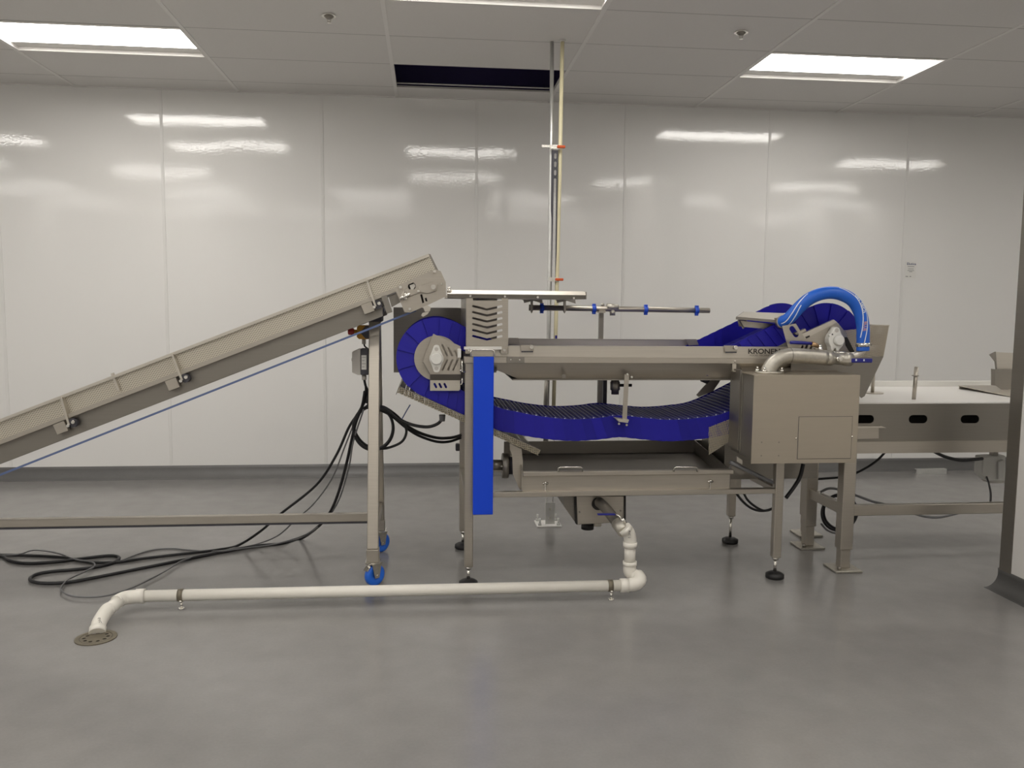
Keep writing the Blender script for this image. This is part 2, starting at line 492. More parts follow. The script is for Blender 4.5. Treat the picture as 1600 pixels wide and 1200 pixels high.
# sprinklers
def sprinkler(px, py, label):
    p = F(px, py, CH)
    t = thing('sprinkler_head', (p.x, p.y, CH), label, 'sprinkler', 'ceiling sprinklers')
    B().cyl((p.x, p.y, CH-.006), (p.x, p.y, CH+.004), .042, 20, .036).done('escutcheon', 'pol', t)
    b = B(); b.cyl((p.x, p.y, CH-.020), (p.x, p.y, CH-.005), .013, 12, .030)
    b.done('body', 'steel_dk', t)
    b = B(); b.bar((p.x-.012, p.y, CH-.018), (p.x-.005, p.y, CH-.038), .005, .006); b.bar((p.x+.012, p.y, CH-.018), (p.x+.005, p.y, CH-.038), .005, .006)
    b.done('frame_arm', 'pol', t)
    B().cyl((p.x, p.y, CH-.042), (p.x, p.y, CH-.039), .012, 12).done('deflector', 'pol', t)
sprinkler(514, 24, 'chrome sprinkler head on the ceiling tile left of the missing tile')
sprinkler(1158, 50, 'chrome sprinkler head on the ceiling near the right hand light')

# wall sticker
p = W(1423, 421, WALL)
st = B().box(p.x-.055, p.x+.048, WALL-.0016, WALL-.0002, p.z-.075, p.z+.070).done('wall_sticker', 'paper', label='small pale printed sticker with dark blue logo on the white wall', cat='sticker')
flat_text('logo_text', 'Elutica', p.x-.037, WALL-.0022, p.z+.038, .082, .020, 'inkb', st, .02)
for k, (w, z) in enumerate(((.06, .022), (.05, .003), (.06, -.012), (.028, -.022))):
    B().box(p.x-w/2, p.x+w/2, WALL-.0021, WALL-.0017, p.z+z, p.z+z+.004).done('print_line', 'gcable', st)
B().box(p.x-.045, p.x-.022, WALL-.0021, WALL-.0017, p.z-.063, p.z-.058).done('print_line', 'ink', st)
B().box(p.x-.008, p.x+.006, WALL-.0021, WALL-.0017, p.z-.063, p.z-.058).done('print_line', 'ink', st)

# ------------------------------------------------------------------ inclined conveyor (left)
def yl(x, off=0.): return 654.7 - .3858*x + off
XL = -230
cv = thing('inclined_conveyor', (W(586, 800, 4.43).x, 4.43, 0), 'stainless steel inclined feed conveyor on a wheeled stand, rising to the right', 'conveyor')
def strip(off0, off1, xr0, xr1, Ya, Yb):
    return B().ppoly([(XL, yl(XL, off0)), (xr0, yl(xr0, off0)), (xr1, yl(xr1, off1)), (XL, yl(XL, off1))], Ya, Yb)
YFc, YRc = 4.19, 4.67
strip(4, 34, 671, 682, YFc, YFc+.003).done('side_guard', 'guard', cv)
strip(0, 5, 669.5, 671, YFc-.022, YFc+.004).done('guard_flange', 'steel_lt', cv)
strip(33, 40, 640, 643, YFc-.02, YFc+.02).done('side_lip', 'steel', cv)
strip(40, 70, 598, 598, YFc+.012, YFc+.018).done('side_beam', 'steel_dk', cv)
strip(66.5, 70, 598, 598, YFc-.012, YFc+.012).done('beam_foot', 'steel_dk', cv)
# far side, lower guard
def far(off0, off1, xr, Ya, Yb, name, mat):
    o0 = strip(off0, off1, xr, xr, YFc, YFc+(Yb-Ya))
    bmesh.ops.translate(o0.bm, verts=o0.bm.verts, vec=(0, Ya-YFc, 0))
    return o0.done(name, mat, cv)
far(24, 34, 670, YRc, YRc+.003, 'side_guard', 'guard')
far(33, 40, 640, YRc-.02, YRc+.02, 'side_lip', 'steel')
far(40, 70, 598, YRc-.018, YRc-.012, 'side_beam', 'steel_dk')
far(35, 38, 660, YFc+.02, YRc-.02, 'carrying_belt', 'plaswhite')
# end flange of the guard
B().ppoly([(669.5, 396.6), (672.5, 397), (692, 437), (688, 438)], YFc+.003, YFc+.035).done('guard_end', 'steel_dk', cv)
# guard brackets
for (xa, ya, xb, yb, bx, by) in ((97, 620, 110, 664, 96.5, 668), (270, 553, 286, 594, 270.5, 600), (573, 436, 587, 479, 575, 481)):
    g = thing('guard_bracket', W(xa, yb, YFc), parent=cv)
    B().bar(W(xa, ya, YFc-.018), W(xb, yb, YFc-.018), .034, .010, up=(1, 0, .4)).done('bracket_arm', 'steel_lt', g)
    c = W(bx, by, YFc-.012)
    B().bar(c+Vector((-.026, 0, -.010)), c+Vector((.026, 0, .010)), .030, .052, up=(-.37, 0, .93)).done('clamp_block', 'steel', g, bevel=.002)
    d = W(xb+3, yb-3, YFc-.03)
    b = B(); b.cyl(d, d+Vector((0, .03, 0)), .022, 12); b.done('knob', 'dslat', g)
    b = B(); b.cyl(d+Vector((.008, -.016, .006)), d+Vector((.008, .002, .006)), .009, 6); b.done('bolt', 'pol', g)
    b = B(); b.cyl(d+Vector((-.016, -.016, -.012)), d+Vector((-.016, .002, -.012)), .008, 6); b.done('bolt', 'pol', g)
B().bar(W(175.5, 583, YFc-.012), W(187, 611, YFc-.012), .02, .010, up=(1, 0, .4)).done('guard_joint', 'steel_lt', cv)
# drive end cover with openings
Yd = 4.115
cover = [(617.5, 453), (623, 445.5), (679, 420.5), (688.5, 423.5), (696.5, 441), (697, 463), (671, 475.5), (641, 488.5), (632, 487.5), (626, 473)]
h1 = circ(643.5, 447.3, 6.2, 16)
h2 = [(656.5, 460.5), (659.5, 459.5), (663, 472.5), (660, 474)]
h3 = [(663.5, 466), (666.5, 465), (668, 471), (665, 471)]
dc = B().ppoly(cover, Yd, Yd+.006, holes=[h1, h2, h3]).done('drive_cover', 'steel', cv)
B().ppoly([(640, 446), (647, 443), (649, 447), (646, 452), (642, 452)], Yd+.001, Yd+.012).done('shaft_end', 'pol', dc)
B().ppoly([(620, 454), (680, 424), (694, 441), (694, 462), (640, 485), (630, 483)], Yd+.03, Yd+.05).done('cover_shade', 'dark', cv)  # black sheet painting the shade behind the cover openings
B().ppoly([(632, 452), (654, 452), (656, 446), (676, 440), (684, 444), (682, 455), (668, 459), (656, 457.5), (650, 460), (634, 465), (628, 468), (626, 463)], Yd-.010, Yd).done('raised_panel', 'steel', dc, bevel=.003)
for x, y, r in ((677, 448.5, .012), (679, 424.5, .007), (626, 449, .008), (640.5, 483, .007), (690, 444, .005), (654, 455, .006), (634, 466, .006)):
    c = W(x, y, Yd); B().cyl(c+Vector((0, -.022, 0)), c, r, 10).done('bolt', 'pol', dc)
c = W(634, 463, Yd-.02); b = B(); b.cyl(c+Vector((-.03, 0, -.012)), c+Vector((.02, 0, .010)), .008, 8); b.cyl(c+Vector((-.006, 0, -.020)), c+Vector((.0, 0, .022)), .006, 8)
b.done('tension_screw', 'pol', dc)
b = B().ppoly([(661, 480), (668, 477), (673, 480), (672, 486), (664, 487)], Yd+.002, Yd+.010).done('lower_lug', 'steel_lt', dc)
B().ppoly([(660, 489), (671, 486.5), (668, 491), (661, 495), (658, 493)], Yd+.004, Yd+.010).done('lug_tab', 'steel_lt', dc)
# hinge post and clamp near the head
B().bar(W(600, 462, YFc-.014), W(609, 489, YFc-.014), .028, .028, up=(1, 0, .4)).done('head_strut', 'steel_dk', cv)
B().ppoly([(607, 463), (626, 456), (626, 472), (612, 480)], YFc+.0, YFc+.03).done('head_plate', 'steel_dk', cv)
# return belt hanging below as a narrow blue strand
bl = B(); a, b2 = W(XL, 742-.3955*XL, 4.20), W(650, 485, 4.20)
bl.bar(a, b2, .045, .010, up=(0, 0, 1)); bl.done('return_belt', 'strap', cv, label='blue return strand hanging under the conveyor')
# stand: inverted V legs, long tie bar, castors
lx = W(586, 503, 4.43).x
B().ppoly([(569.5, 488), (599, 478), (600, 486), (597, 490), (596.5, 503), (571, 503)], 4.36, 4.52).done('head_mount', 'dslat', cv, bevel=.004)
for Yt, Yb, zb in ((4.405, 4.145, .185), (4.465, 4.725, .185)):
    lg = thing('stand_leg', (lx, Yb, .1), parent=cv)
    B().bar((lx, Yt, 1.345), (lx, Yb, zb), .056, .056, up=(1, 0, 0)).done('leg_tube', 'steel', lg, bevel=.003)
    B().box(lx-.031, lx+.031, Yb-.031, Yb+.031, .125, zb+.004).done('leg_end', 'steel', lg, bevel=.003)
    cs = thing('caster', (lx, Yb, 0), parent=cv)
    B().box(lx-.036, lx+.036, Yb-.036, Yb+.036, .118, .126).done('top_plate', 'pol', cs)
    a = math.radians(48)
    ax = Vector((math.cos(a), -math.sin(a), 0)); sd = Vector((math.sin(a), math.cos(a), 0))
    ctr = Vector((lx+.008, Yb-.012, .056))
    f = B()
    for s_ in (-1, 1):
        o_ = ctr + ax*s_*.021
        pts = [o_+sd*.012+Vector((0, 0, -.012)), o_+sd*-.014+Vector((0, 0, -.012)), o_+sd*-.032+Vector((0, 0, .060)), o_+sd*.026+Vector((0, 0, .060))]
        f.quad(*pts, th=.003)
    f.bar(ctr+ax*-.023+Vector((0, 0, .060)), ctr+ax*.023+Vector((0, 0, .060)), .058, .006)
    f.done('fork', 'cast', cs)
    wv = B(); prof = [(-.016, .018), (-.016, .046), (-.012, .054), (.012, .054), (.016, .046), (.016, .018)]
    rings = []
    for q, rr in prof:
        rings.append([wv.bm.verts.new(ctr + ax*q + rr*(math.cos(2*PI*k/28)*sd + Vector((0, 0, math.sin(2*PI*k/28))))) for k in range(28)])
    for i in range(len(rings)):
        for k in range(28): wv.face([rings[i][k], rings[i][(k+1) % 28], rings[(i+1) % len(rings)][(k+1) % 28], rings[(i+1) % len(rings)][k]], True)
    wv.done('wheel', 'wheel', cs)
    B().cyl(ctr-ax*.014, ctr+ax*.014, .02, 16).done('hub', 'clip', cs)
    B().cyl(ctr-ax*.027, ctr+ax*.027, .006, 10).done('axle', 'pol', cs)
    bk = B(); c0 = ctr + sd*-.036 + Vector((0, 0, .052)); bk.bar(c0, c0+sd*-.022+Vector((0, 0, -.020)), .034, .006); bk.bar(c0+sd*-.012, c0+sd*.02+Vector((0, 0, .012)), .02, .008)
    bk.done('brake_lever', 'pol', cs, bevel=.002)
zb0, zb1 = W(300, 818, 4.43).z, W(300, 806, 4.43).z
B().box(-3.0, lx-.02, 4.41, 4.45, zb0, zb1).done('tie_bar', 'steel', cv, bevel=.002)
B().box(-3.0, lx-.02, 4.416, 4.444, zb0-.012, zb0).done('tie_bar_shade', 'dslat', cv)  # dark strip painting the shaded lower part of the bar profile
B().box(lx-.02, lx+.02, 4.23, 4.66, zb0, zb1).done('cross_bar', 'steel', cv)
# emergency stop and control box on the leg
es = thing('emergency_stop', W(575, 530, 4.40), parent=cv)
B().ppoly([(557.5, 511), (561, 508.5), (576, 508.5), (576, 530), (561, 530), (557.5, 527)], 4.375, 4.435).done('yellow_housing', 'yel', es, bevel=.003)
B().ppoly([(562.5, 519.5), (571, 509.5), (577.5, 509.5), (577.5, 529), (571, 529)], 4.370, 4.44).done('black_base', 'dslat', es)
c = W(556, 518, 4.405); B().cyl(c+Vector((-.012, 0, 0)), c+Vector((.008, 0, 0)), .010, 14).done('button_stem', 'yel', es)
b = B(); b.tube([c+Vector((-.040, 0, 0)), c+Vector((-.036, 0, 0)), c+Vector((-.012, 0, 0)), c+Vector((-.008, 0, 0))], .02, 18, radii=[.014, .0175, .0175, .013]); b.done('mushroom_button', 'red', es)
c = W(568.5, 534, 4.405); B().cyl(c+Vector((0, 0, -.012)), c+Vector((0, 0, .014)), .010, 12).done('cable_gland', 'gbox', es)
cb = thing('control_box', W(563, 586, 4.40), parent=cv)
B().ppoly([(550, 550), (559.5, 545.5), (563.5, 545.5), (563.5, 586), (559, 586), (550, 582)], 4.365, 4.445).done('cover', 'gbox', cb, bevel=.003)
B().ppoly([(563.5, 545), (575.5, 545), (575.5, 586), (563.5, 586)], 4.362, 4.448).done('housing', 'dslat', cb, bevel=.002)
B().ppoly([(564.6, 555), (572.5, 555), (572.5, 577.5), (564.6, 577.5)], 4.3605, 4.3625).done('rating_label', 'paper', cb)
for k in range(4): B().ppoly([(565.5, 558+5*k), (571.5-k % 2*2, 558+5*k), (571.5-k % 2*2, 558.6+5*k), (565.5, 558.6+5*k)], 4.3600, 4.3606).done('print_line', 'gcable', cb)
c = W(569, 590, 4.40); B().cyl(c+Vector((0, 0, -.012)), c+Vector((0, 0, .016)), .012, 12).done('cable_gland', 'gbox', cb)
c = W(549.5, 562, 4.40); B().cyl(c, c+Vector((.01, 0, 0)), .008, 10).done('cover_knob', 'gbox', cb)

# ------------------------------------------------------------------ belt washer (centre)
bw = thing('belt_washer', (1.0, 4.4, 0), 'stainless steel washing machine with a sagging navy blue conveyor belt', 'machine')
LX, RX, YF, YR = .205, 1.812, 4.10, 4.752
def mleg(x, y, zb, zt):
    l = thing('leg', (x, y, 0), parent=bw)
    B().box(x-.0215, x+.0215, y-.0215, y+.0215, zb, zt).done('leg_tube', 'steel', l, bevel=.003)
    b = B(); b.cyl((x, y, .030), (x, y, zb-.014), .0085, 10); b.cyl((x, y, zb-.016), (x, y, zb), .016, 6); b.done('threaded_stem', 'pol', l)
    B().tube([(x, y, 0), (x, y, .006), (x, y, .022), (x, y, .032), (x, y, .036)], .05, 24, radii=[.044, .048, .047, .030, .016]).done('foot_pad', 'black', l)
mleg(LX, YF, .100, 1.135); mleg(LX, YR, .105, 1.10); mleg(RX, YF, .112, 1.0); mleg(RX, YR, .165, 1.0)
# floor level frame
for y in (YF+.006, YR):
    B().box(LX+.02, RX-.02, y-.018, y+.018, .452, .478).done('frame_rail', 'steel', bw, bevel=.002)
B().box(LX-.018, LX+.018, YF+.02, YR-.02, .452, .478).done('cross_rail', 'steel', bw)
B().box(RX-.018, RX+.018, YF+.02, YR-.02, .452, .478).done('cross_rail', 'steel', bw)
B().box(RX, RX+.30, YR-.018, YR+.018, .435, .475).done('rear_extension', 'steel_dk', bw)
# trough
ztop = 1.209
tr_ = thing('trough', (1.0, 4.4, 1.04), parent=bw)
B().ppoly([(738, 541), (1250, 543), (1250, 563), (738, 562)], YF-.010, YF-.005).done('front_panel', 'steel_lt', tr_)
B().box(W(738, 545, YF).x, W(1250, 545, YF).x, YF-.012, YF+.02, ztop, ztop+.003).done('front_rim', 'steel_lt', tr_)
B().ppoly([(738, 557), (1258, 560), (1258, 568.5), (738, 567.5)], YF-.022, YF-.004).done('front_lip', 'steel', tr_, bevel=.002)
lpn = B().ppoly([(738, 567), (1258, 568), (1258, 594), (812, 593.5), (772, 577)], YF+.000, YF+.005)
for v in lpn.bm.verts: v.co.y += max(0, (1.126-v.co.z))*.55; v.co.z -= max(0, (1.126-v.co.z))*.0
lpn.done('lower_panel', 'steel', tr_)
B().box(.42, 1.9, YF+.005, YR-.05, 1.040, 1.045).done('trough_floor', 'steel_dk', tr_)
xr0, xr1 = .40, 1.60
B().box(xr0-.2, xr1+.25, YR-.05, YR-.045, 1.04, 1.219).done('rear_panel', 'steel_lt', tr_)
B().box(xr0-.2, xr1+.25, YR-.055, YR-.02, 1.219, 1.223).done('rear_rim', 'steel', tr_)
B().ppoly([(792, 567.5-10.5), (819.5, 558), (819.5, 567), (792, 567)], YF-.028, YF-.022).done('joint_plate', 'steel_dk', tr_)
for x in (798, 812): c = W(x, 562, YF-.028); B().cyl(c+Vector((0, -.004, 0)), c, .004, 8).done('rivet', 'pol', tr_)
for x0_, x1_, y_ in ((813, 834, 540), (1132, 1152, 541)):
    g = thing('latch', W(x0_, y_+10, YF), parent=bw)
    B().ppoly([(x0_, y_-1), (x1_, y_-1), (x1_, y_+9), (x0_+1, y_+10)], YF-.022, YF-.011).done('latch_plate', 'steel', g, bevel=.002)
    c = W(x1_-4, y_+2, YF-.022); b = B(); b.cyl(c+Vector((0, -.020, 0)), c, .010, 12); b.done('latch_knob', 'pol', g)
    B().ppoly([(x0_+2, y_+8.5), (x1_-1, y_+8.5), (x1_-1, y_+10.5), (x0_+2, y_+10.5)], YF-.030, YF-.022).done('latch_lip', 'dslat', g)
c = W(881, 588, YF); B().cyl(c+Vector((0, -.006, 0)), c, .010, 12).done('trough_bolt', 'steel_dk', bw)
B().ppoly([(1071, 530), (1088, 530), (1092, 539), (1076, 539.5)], YR-.09, YR-.08).done('rear_tab', 'steel', bw)
B().ppoly([(794, 528), (810, 528), (812, 537), (794, 537)], YR-.09, YR-.08).done('rear_tab', 'steel', bw)
# lettering on the rim
p0 = W(1169, 556, YF-.012); p1 = W(1218, 544, YF-.012)
flat_text('maker_name', 'KRONEN', p0.x, YF-.0105, W(1190, 553, YF-.01).z, .168, .0265, 'ink', tr_, .03)
flat_text('maker_tagline', 'FOOD TECHNOLOGY', p0.x+.01, YF-.0105, W(1190, 556.4, YF-.01).z, .150, .0075, 'ink', tr_)

# belt
belt = thing('conveyor_belt', (1.0, 4.42, .75), parent=bw, label='navy blue modular belt with overlapping side plates')
CL, CR, BR = Vector((.047, 1.148)), Vector((2.05, 1.238)), .10
def arc(c, a0, a1, n=24): return [c + BR*Vector((math.cos(math.radians(a0+(a1-a0)*i/n)), math.sin(math.radians(a0+(a1-a0)*i/n)))) for i in range(n+1)]
low = [W(x, y, 4.15) for x, y in ((771, 637), (800, 645), (840, 653), (888, 658), (930, 656.5), (967, 652.5), (1005, 656), (1045, 659), (1090, 656), (1135, 647))]
low = [Vector((p.x, p.z)) for p in low]
path = arc(CL, 65, 247)
seg_low = crom([Vector((*path[-1], 0))] + [Vector((*p, 0)) for p in low] + [Vector((1.80, .985, 0)), Vector((*arc(CR, -58, 0)[0], 0))], 10)
path += [Vector((p.x, p.y)) for p in seg_low[1:-1]]
path += arc(CR, -58, 117)
path += [Vector((1.48, 1.075)), Vector((.434, 1.075))]
def resample(P, step):
    P = P + [P[0]]
    L = [0]
    for a, b in zip(P, P[1:]): L.append(L[-1]+(b-a).length)
    n = round(L[-1]/step); out = []; j = 0
    for i in range(n):
        d = L[-1]*i/n
        while L[j+1] < d: j += 1
        t = (d-L[j])/max(1e-9, L[j+1]-L[j])
        out.append(P[j].lerp(P[j+1], t))
    return out
nodes = resample(path, .05)
YB0, YB1 = 4.145, 4.685
def slat_mesh():
    b = B(); b.box(-.0235, .0235, YB0-4.415, YB1-4.415, -.006, .006)
    bmesh.ops.recalc_face_normals(b.bm, faces=b.bm.faces)
    b.bm.faces.ensure_lookup_table()
    nf = len(b.bm.faces)
    for u in (-.0135, .0095): b.box(u-.003, u+.003, YB0-4.415+.004, YB1-4.415-.004, -.010, -.0055)
    for f in list(b.bm.faces)[nf:]: f.material_index = 1
    me = bpy.data.meshes.new('slat'); b.bm.to_mesh(me); b.bm.free()
    me.materials.append(M['navy2']); me.materials.append(M['rib']); return me
def side_mesh():
    b = B()
    top = [(.2*math.sin(t), .2*math.cos(t)-.1) for t in [math.radians(-17.5+35*i/8) for i in range(9)]]
    pts = [(-.030, -.012), (-.034, .02), (-.046, .06)] + top + [(.050, .06), (.040, .02), (.030, -.012)]
    b.prism(pts, -.0015, .0015)
    bmesh.ops.recalc_face_normals(b.bm, faces=b.bm.faces)
    me = bpy.data.meshes.new('side_plate'); b.bm.to_mesh(me); b.bm.free(); me.materials.append(M['navy']); return me
def pin_mesh():
    b = B(); b.cyl((0, 0, -.012), (0, 0, -.006), .0035, 8)
    me = bpy.data.meshes.new('hinge_pin'); b.bm.to_mesh(me); b.bm.free(); me.materials.append(M['inkw']); return me
sm, sdm, pnm = slat_mesh(), side_mesh(), pin_mesh()
bo = Vector(belt['wloc'])
nN = len(nodes)
for i, p in enumerate(nodes):
    t = (nodes[(i+1) % nN] - nodes[i-1]).normalized()
    n = Vector((t.y, -t.x))
    X_, Z_ = Vector((t.x, 0, t.y)), Vector((n.x, 0, n.y))
    Y_ = Z_.cross(X_)
    rot = Matrix((X_, Y_, Z_)).transposed().to_4x4()
    for nm, me, y, tw in (('slat', sm, 4.415, 0), ('side_plate', sdm, YB0-.006, 6.), ('side_plate', sdm, YB1+.006, -6.)):
        o = bpy.data.objects.new(nm, me); C.objects.link(o); o.parent = belt
        o.matrix_local = Matrix.Translation(Vector((p.x, y, p.y)) - bo) @ rot @ Matrix.Rotation(math.radians(tw), 4, 'Z')
    if .3 < p.x < 1.6 and p.y < .97:
        o = bpy.data.objects.new('hinge_pin', pnm); C.objects.link(o); o.parent = belt
        o.matrix_local = Matrix.Translation(Vector((p.x, YB0+.022, p.y)) - bo) @ rot
# drums inside the belt
for c in (CL, CR):
    B().cyl((c.x, YB0+.01, c.y), (c.x, YB1-.01, c.y), .088, 28).done('drum', 'steel_dk', bw)
    B().cyl((c.x, 4.06, c.y), (c.x, 4.75, c.y), .016, 16).done('drum_shaft', 'pol', bw)
# left drum end disc, cover, bearing
B().cyl((CL.x, 4.122, CL.y), (CL.x, 4.130, CL.y), .112, 40).done('end_disc', 'steel', bw)
def slots(L, r): return [slot(a, b, r) for a, b in L]
Yp = 4.085
cov = [(677, 521.5), (719.5, 541), (719.5, 584.5), (671.5, 584.5), (660.5, 565), (664.5, 553)]
hs = slots([((691, 539), (698.5, 555)), ((700.5, 543.5), (706.5, 555)), ((711, 548), (714, 555)), ((698.5, 563), (691.5, 577.5)), ((706.5, 563), (700, 577.5)), ((714.5, 563.5), (708, 577.5))], 1.5)
dcv = B().ppoly(cov, Yp, Yp+.005, holes=hs).done('drum_cover', 'steel', bw)
B().ppoly([(660, 566), (662, 566), (672.5, 584.5), (670.5, 584.5)], Yp-.006, Yp).done('cover_seam', 'steel_dk', dcv)
a, b_, c_, d_ = W(672, 584.5, Yp), W(719.5, 584.5, Yp), W(719.5, 593.5, Yp+.028), W(672, 593.5, Yp+.028)
B().quad(a, b_, c_, d_, .003).done('cover_step', 'steel_dk', dcv)  # dark steel paints the shade on this downward facing fold
lp = B().ppoly([(672, 593.5), (719, 593.5), (719, 608.5), (717, 610.5), (672, 610.5)], Yp+.026, Yp+.030, holes=slots([((679, 600), (681.5, 605)), ((686.7, 600), (689.2, 605)), ((694.5, 600), (697, 605))], 1.7)).done('lower_cover', 'steel_lt', dcv)
def bearing(cx, cy, Yb, parent, sx=10.5, sy=21.5, cap=9.2):
    g = thing('flange_bearing', W(cx, cy, Yb), parent=parent)
    pts = []
    for i in range(9): a = math.radians(50+80*i/8); pts.append((cx+7.2*math.cos(a)*.9, cy-(sy-6.5)-6.3*math.sin(a)))
    for i in range(9): a = math.radians(145+70*i/8); pts.append((cx+sx*1.05*math.cos(a), cy-sx*math.sin(a)))
    for i in range(9): a = math.radians(230+80*i/8); pts.append((cx+7.2*math.cos(a)*.9, cy+(sy-6.5)-6.3*math.sin(a)))
    for i in range(9): a = math.radians(-35+70*i/8); pts.append((cx+sx*1.05*math.cos(a), cy-sx*math.sin(a)))
    B().ppoly(pts, Yb, Yb+.022).done('flange', 'plaswhite', g, bevel=.003)
    c = W(cx, cy, Yb)
    B().tube([c+Vector((0, -.018, 0)), c+Vector((0, -.015, 0)), c+Vector((0, 0, 0))], .03, 24, radii=[.024, .028, .030]).done('cap', 'plaswhite', g)
    for s_ in (-1, 1):
        c = W(cx, cy+s_*(sy-6.5), Yb); B().cyl(c+Vector((0, -.003, 0)), c+Vector((0, .002, 0)), .0095, 14).done('bolt_recess', 'gbox', g)
    return g
bearing(682, 560.5, Yp-.024, bw)
B().pbox(715, 545, 720.5, 559, Yp-.02, Yp).done('stop_block', 'plaswhite', dcv, bevel=.002)
b = B(); b.tube([W(722, 561, Yp-.01), W(722, 581, Yp-.01), W(728, 581, Yp-.01)], .004, 8); b.tube([W(722, 590, Yp), W(722, 600, Yp), W(719, 601, Yp)], .003, 8); b.done('hinge_rod', 'pol', dcv)
c = W(719.5, 579, Yp-.012); B().ico(c, .007, 1).done('hinge_ball', 'pol', dcv)
# rear guard plate behind left drum
rx0, rx1 = W(615, 530, 4.74).x, W(776, 530, 4.74).x
rp = B().box(rx0, rx1, 4.738, 4.743, W(640, 582, 4.74).z, W(650, 480.5, 4.74).z).done('rear_guard', 'steel_dk', bw)
tp = B().prism([(rx0, 4.743), (rx1-.2, 4.743), (rx1-.2, 4.80), (rx0, 4.80)], W(650, 480.5, 4.74).z-.003, W(650, 480.5, 4.74).z, 'z', holes=[slot((W(x0_, 478, 4.77).x, 4.772), (W(x1_, 478, 4.77).x, 4.772), .012) for x0_, x1_ in ((694, 699), (708, 715))]).done('rear_guard_flange', 'steel_lt', rp)
# chevron box over the trough entry
zc0, zc1 = W(760, 545, 4.075).z, W(760, 465.5, 4.075).z
chx0, chx1 = W(728.5, 500, 4.075).x, W(794, 500, 4.075).x
hs = []
for k in range(6):
    y = 478.5 + k*9.35
    dl = 0 if k else .5
    hs.append([(738, y-1.2), (739.5, y-2), (761, y+3.6), (784, y-2.0), (785.3, y-.5), (785, y+1.5), (761, y+7), (739, y+1.4), (737.4, y+.4)])
ch = thing('slotted_guard', (chx0, 4.4, zc0), parent=bw)
B().ppoly([(728.5, 466), (739, 466), (739, 469.5), (784, 469.5), (784, 466), (794, 466.5), (794, 545), (728.5, 545)], 4.075, 4.079, holes=hs).done('chevron_plate', 'steel', ch)
B().box(chx0, chx0+.004, 4.079, 4.735, zc0, zc1).done('left_cheek', 'steel', ch)
B().box(chx0+.004, chx1, 4.731, 4.735, zc0, zc1).done('rear_cheek', 'steel_dk', ch)
B().box(chx1-.004, chx1, 4.079, 4.12, zc0, zc1).done('right_cheek', 'steel_dk', ch)
for x, y in ((733, 548), (788, 548)):
    B().ppoly([(x-6, y-4.5), (x+6, y-4.5), (x+6, y+5), (x-6, y+5)], 4.060, 4.074).done('foot_bracket', 'steel', ch, bevel=.002)
    c = W(x, y-1, 4.06); B().cyl(c+Vector((0, -.006, 0)), c, .007, 10).done('bolt', 'pol', ch)
# pale ledge and loop bracket carrying the blue sheet
B().ppoly([(725, 541.5), (784, 541.5), (784, 546), (725, 546)], 4.055, 4.06).done('pale_ledge', 'plaswhite', bw)
lpb = B(); lpb.tube([W(735.5, 557, 4.03), W(735.5, 549, 4.03), W(738, 546.5, 4.03), W(769, 546.5, 4.03), W(772.5, 549, 4.03), W(772.5, 557, 4.03)], .0035, 8)
lpb.done('loop_bracket', 'pol', bw)
B().ppoly([(736, 546.5), (772, 546.5), (772, 557), (736, 557)], 4.034, 4.06).done('bracket_block', 'steel', bw)
B().ppoly([(725, 557), (741, 557), (741, 567.5), (725, 567.5)], 4.05, 4.078).done('leg_clamp', 'steel', bw, bevel=.002)
B().pbox(739.5, 557.5, 771, 804.5, 4.025, 4.055).done('blue_sheet', 'blue', bw, bevel=.003, label='bright blue upright sheet in front of the left leg')
B().ppoly([(770, 576), (776.5, 576), (776.5, 579.5), (770, 579.5)], YF, YF+.03).done('trough_tab', 'dslat', bw)
B().pbox(712, 694, 718.5, 705, 4.74, 4.78).done('leg_knob', 'dslat', bw, bevel=.004)
# chute tray on top
zt0, ztm, zt1 = W(800, 466.5, 4.07).z, W(800, 460, 4.07).z, W(800, 454, 4.10).z
xt0, xt1 = W(699, 460, 4.08).x, W(914.5, 460, 4.08).x
ty = thing('feed_tray', (xt0, 4.4, zt0), parent=bw)
b = B(); b.prism([(4.070, ztm), (4.100, zt1), (4.104, zt1), (4.074, ztm-.002)], xt0, xt1, 'x'); b.done('upper_flange', 'steel_lt', ty)  # paler steel paints the light on the upturned face
b = B(); b.prism([(4.070, ztm), (4.074, ztm), (4.080, zt0), (4.076, zt0)], xt0, xt1, 'x'); b.done('front_flange', 'steel_dk', ty)  # darker steel paints the shade on the front face below
B().box(xt0, xt1, 4.08, 4.73, zt0, zt0+.004).done('tray_floor', 'steel', ty)
B().box(xt0, xt1, 4.728, 4.732, zt0, zt1-.02).done('rear_flange', 'steel', ty)
B().box(xt1, xt1+.004, 4.066, 4.73, zt0, zt1-.004).done('end_plate', 'steel_dk', ty)
for x, y in ((735, 462.5), (789, 463.5), (840, 464.5), (896.5, 466)):
    c = W(x, y, 4.07); B().cyl(c+Vector((0, -.003, 0)), c+Vector((0, .006, 0)), .0055, 8).done('bolt', 'pol', ty)
c = W(702, 452, 4.09); b = B(); b.cyl(c+Vector((0, 0, -.012)), c+Vector((0, 0, 0)), .012, 6); b.ico(c+Vector((0, 0, .006)), .010, 1); b.done('clamp_nut', 'pol', ty)
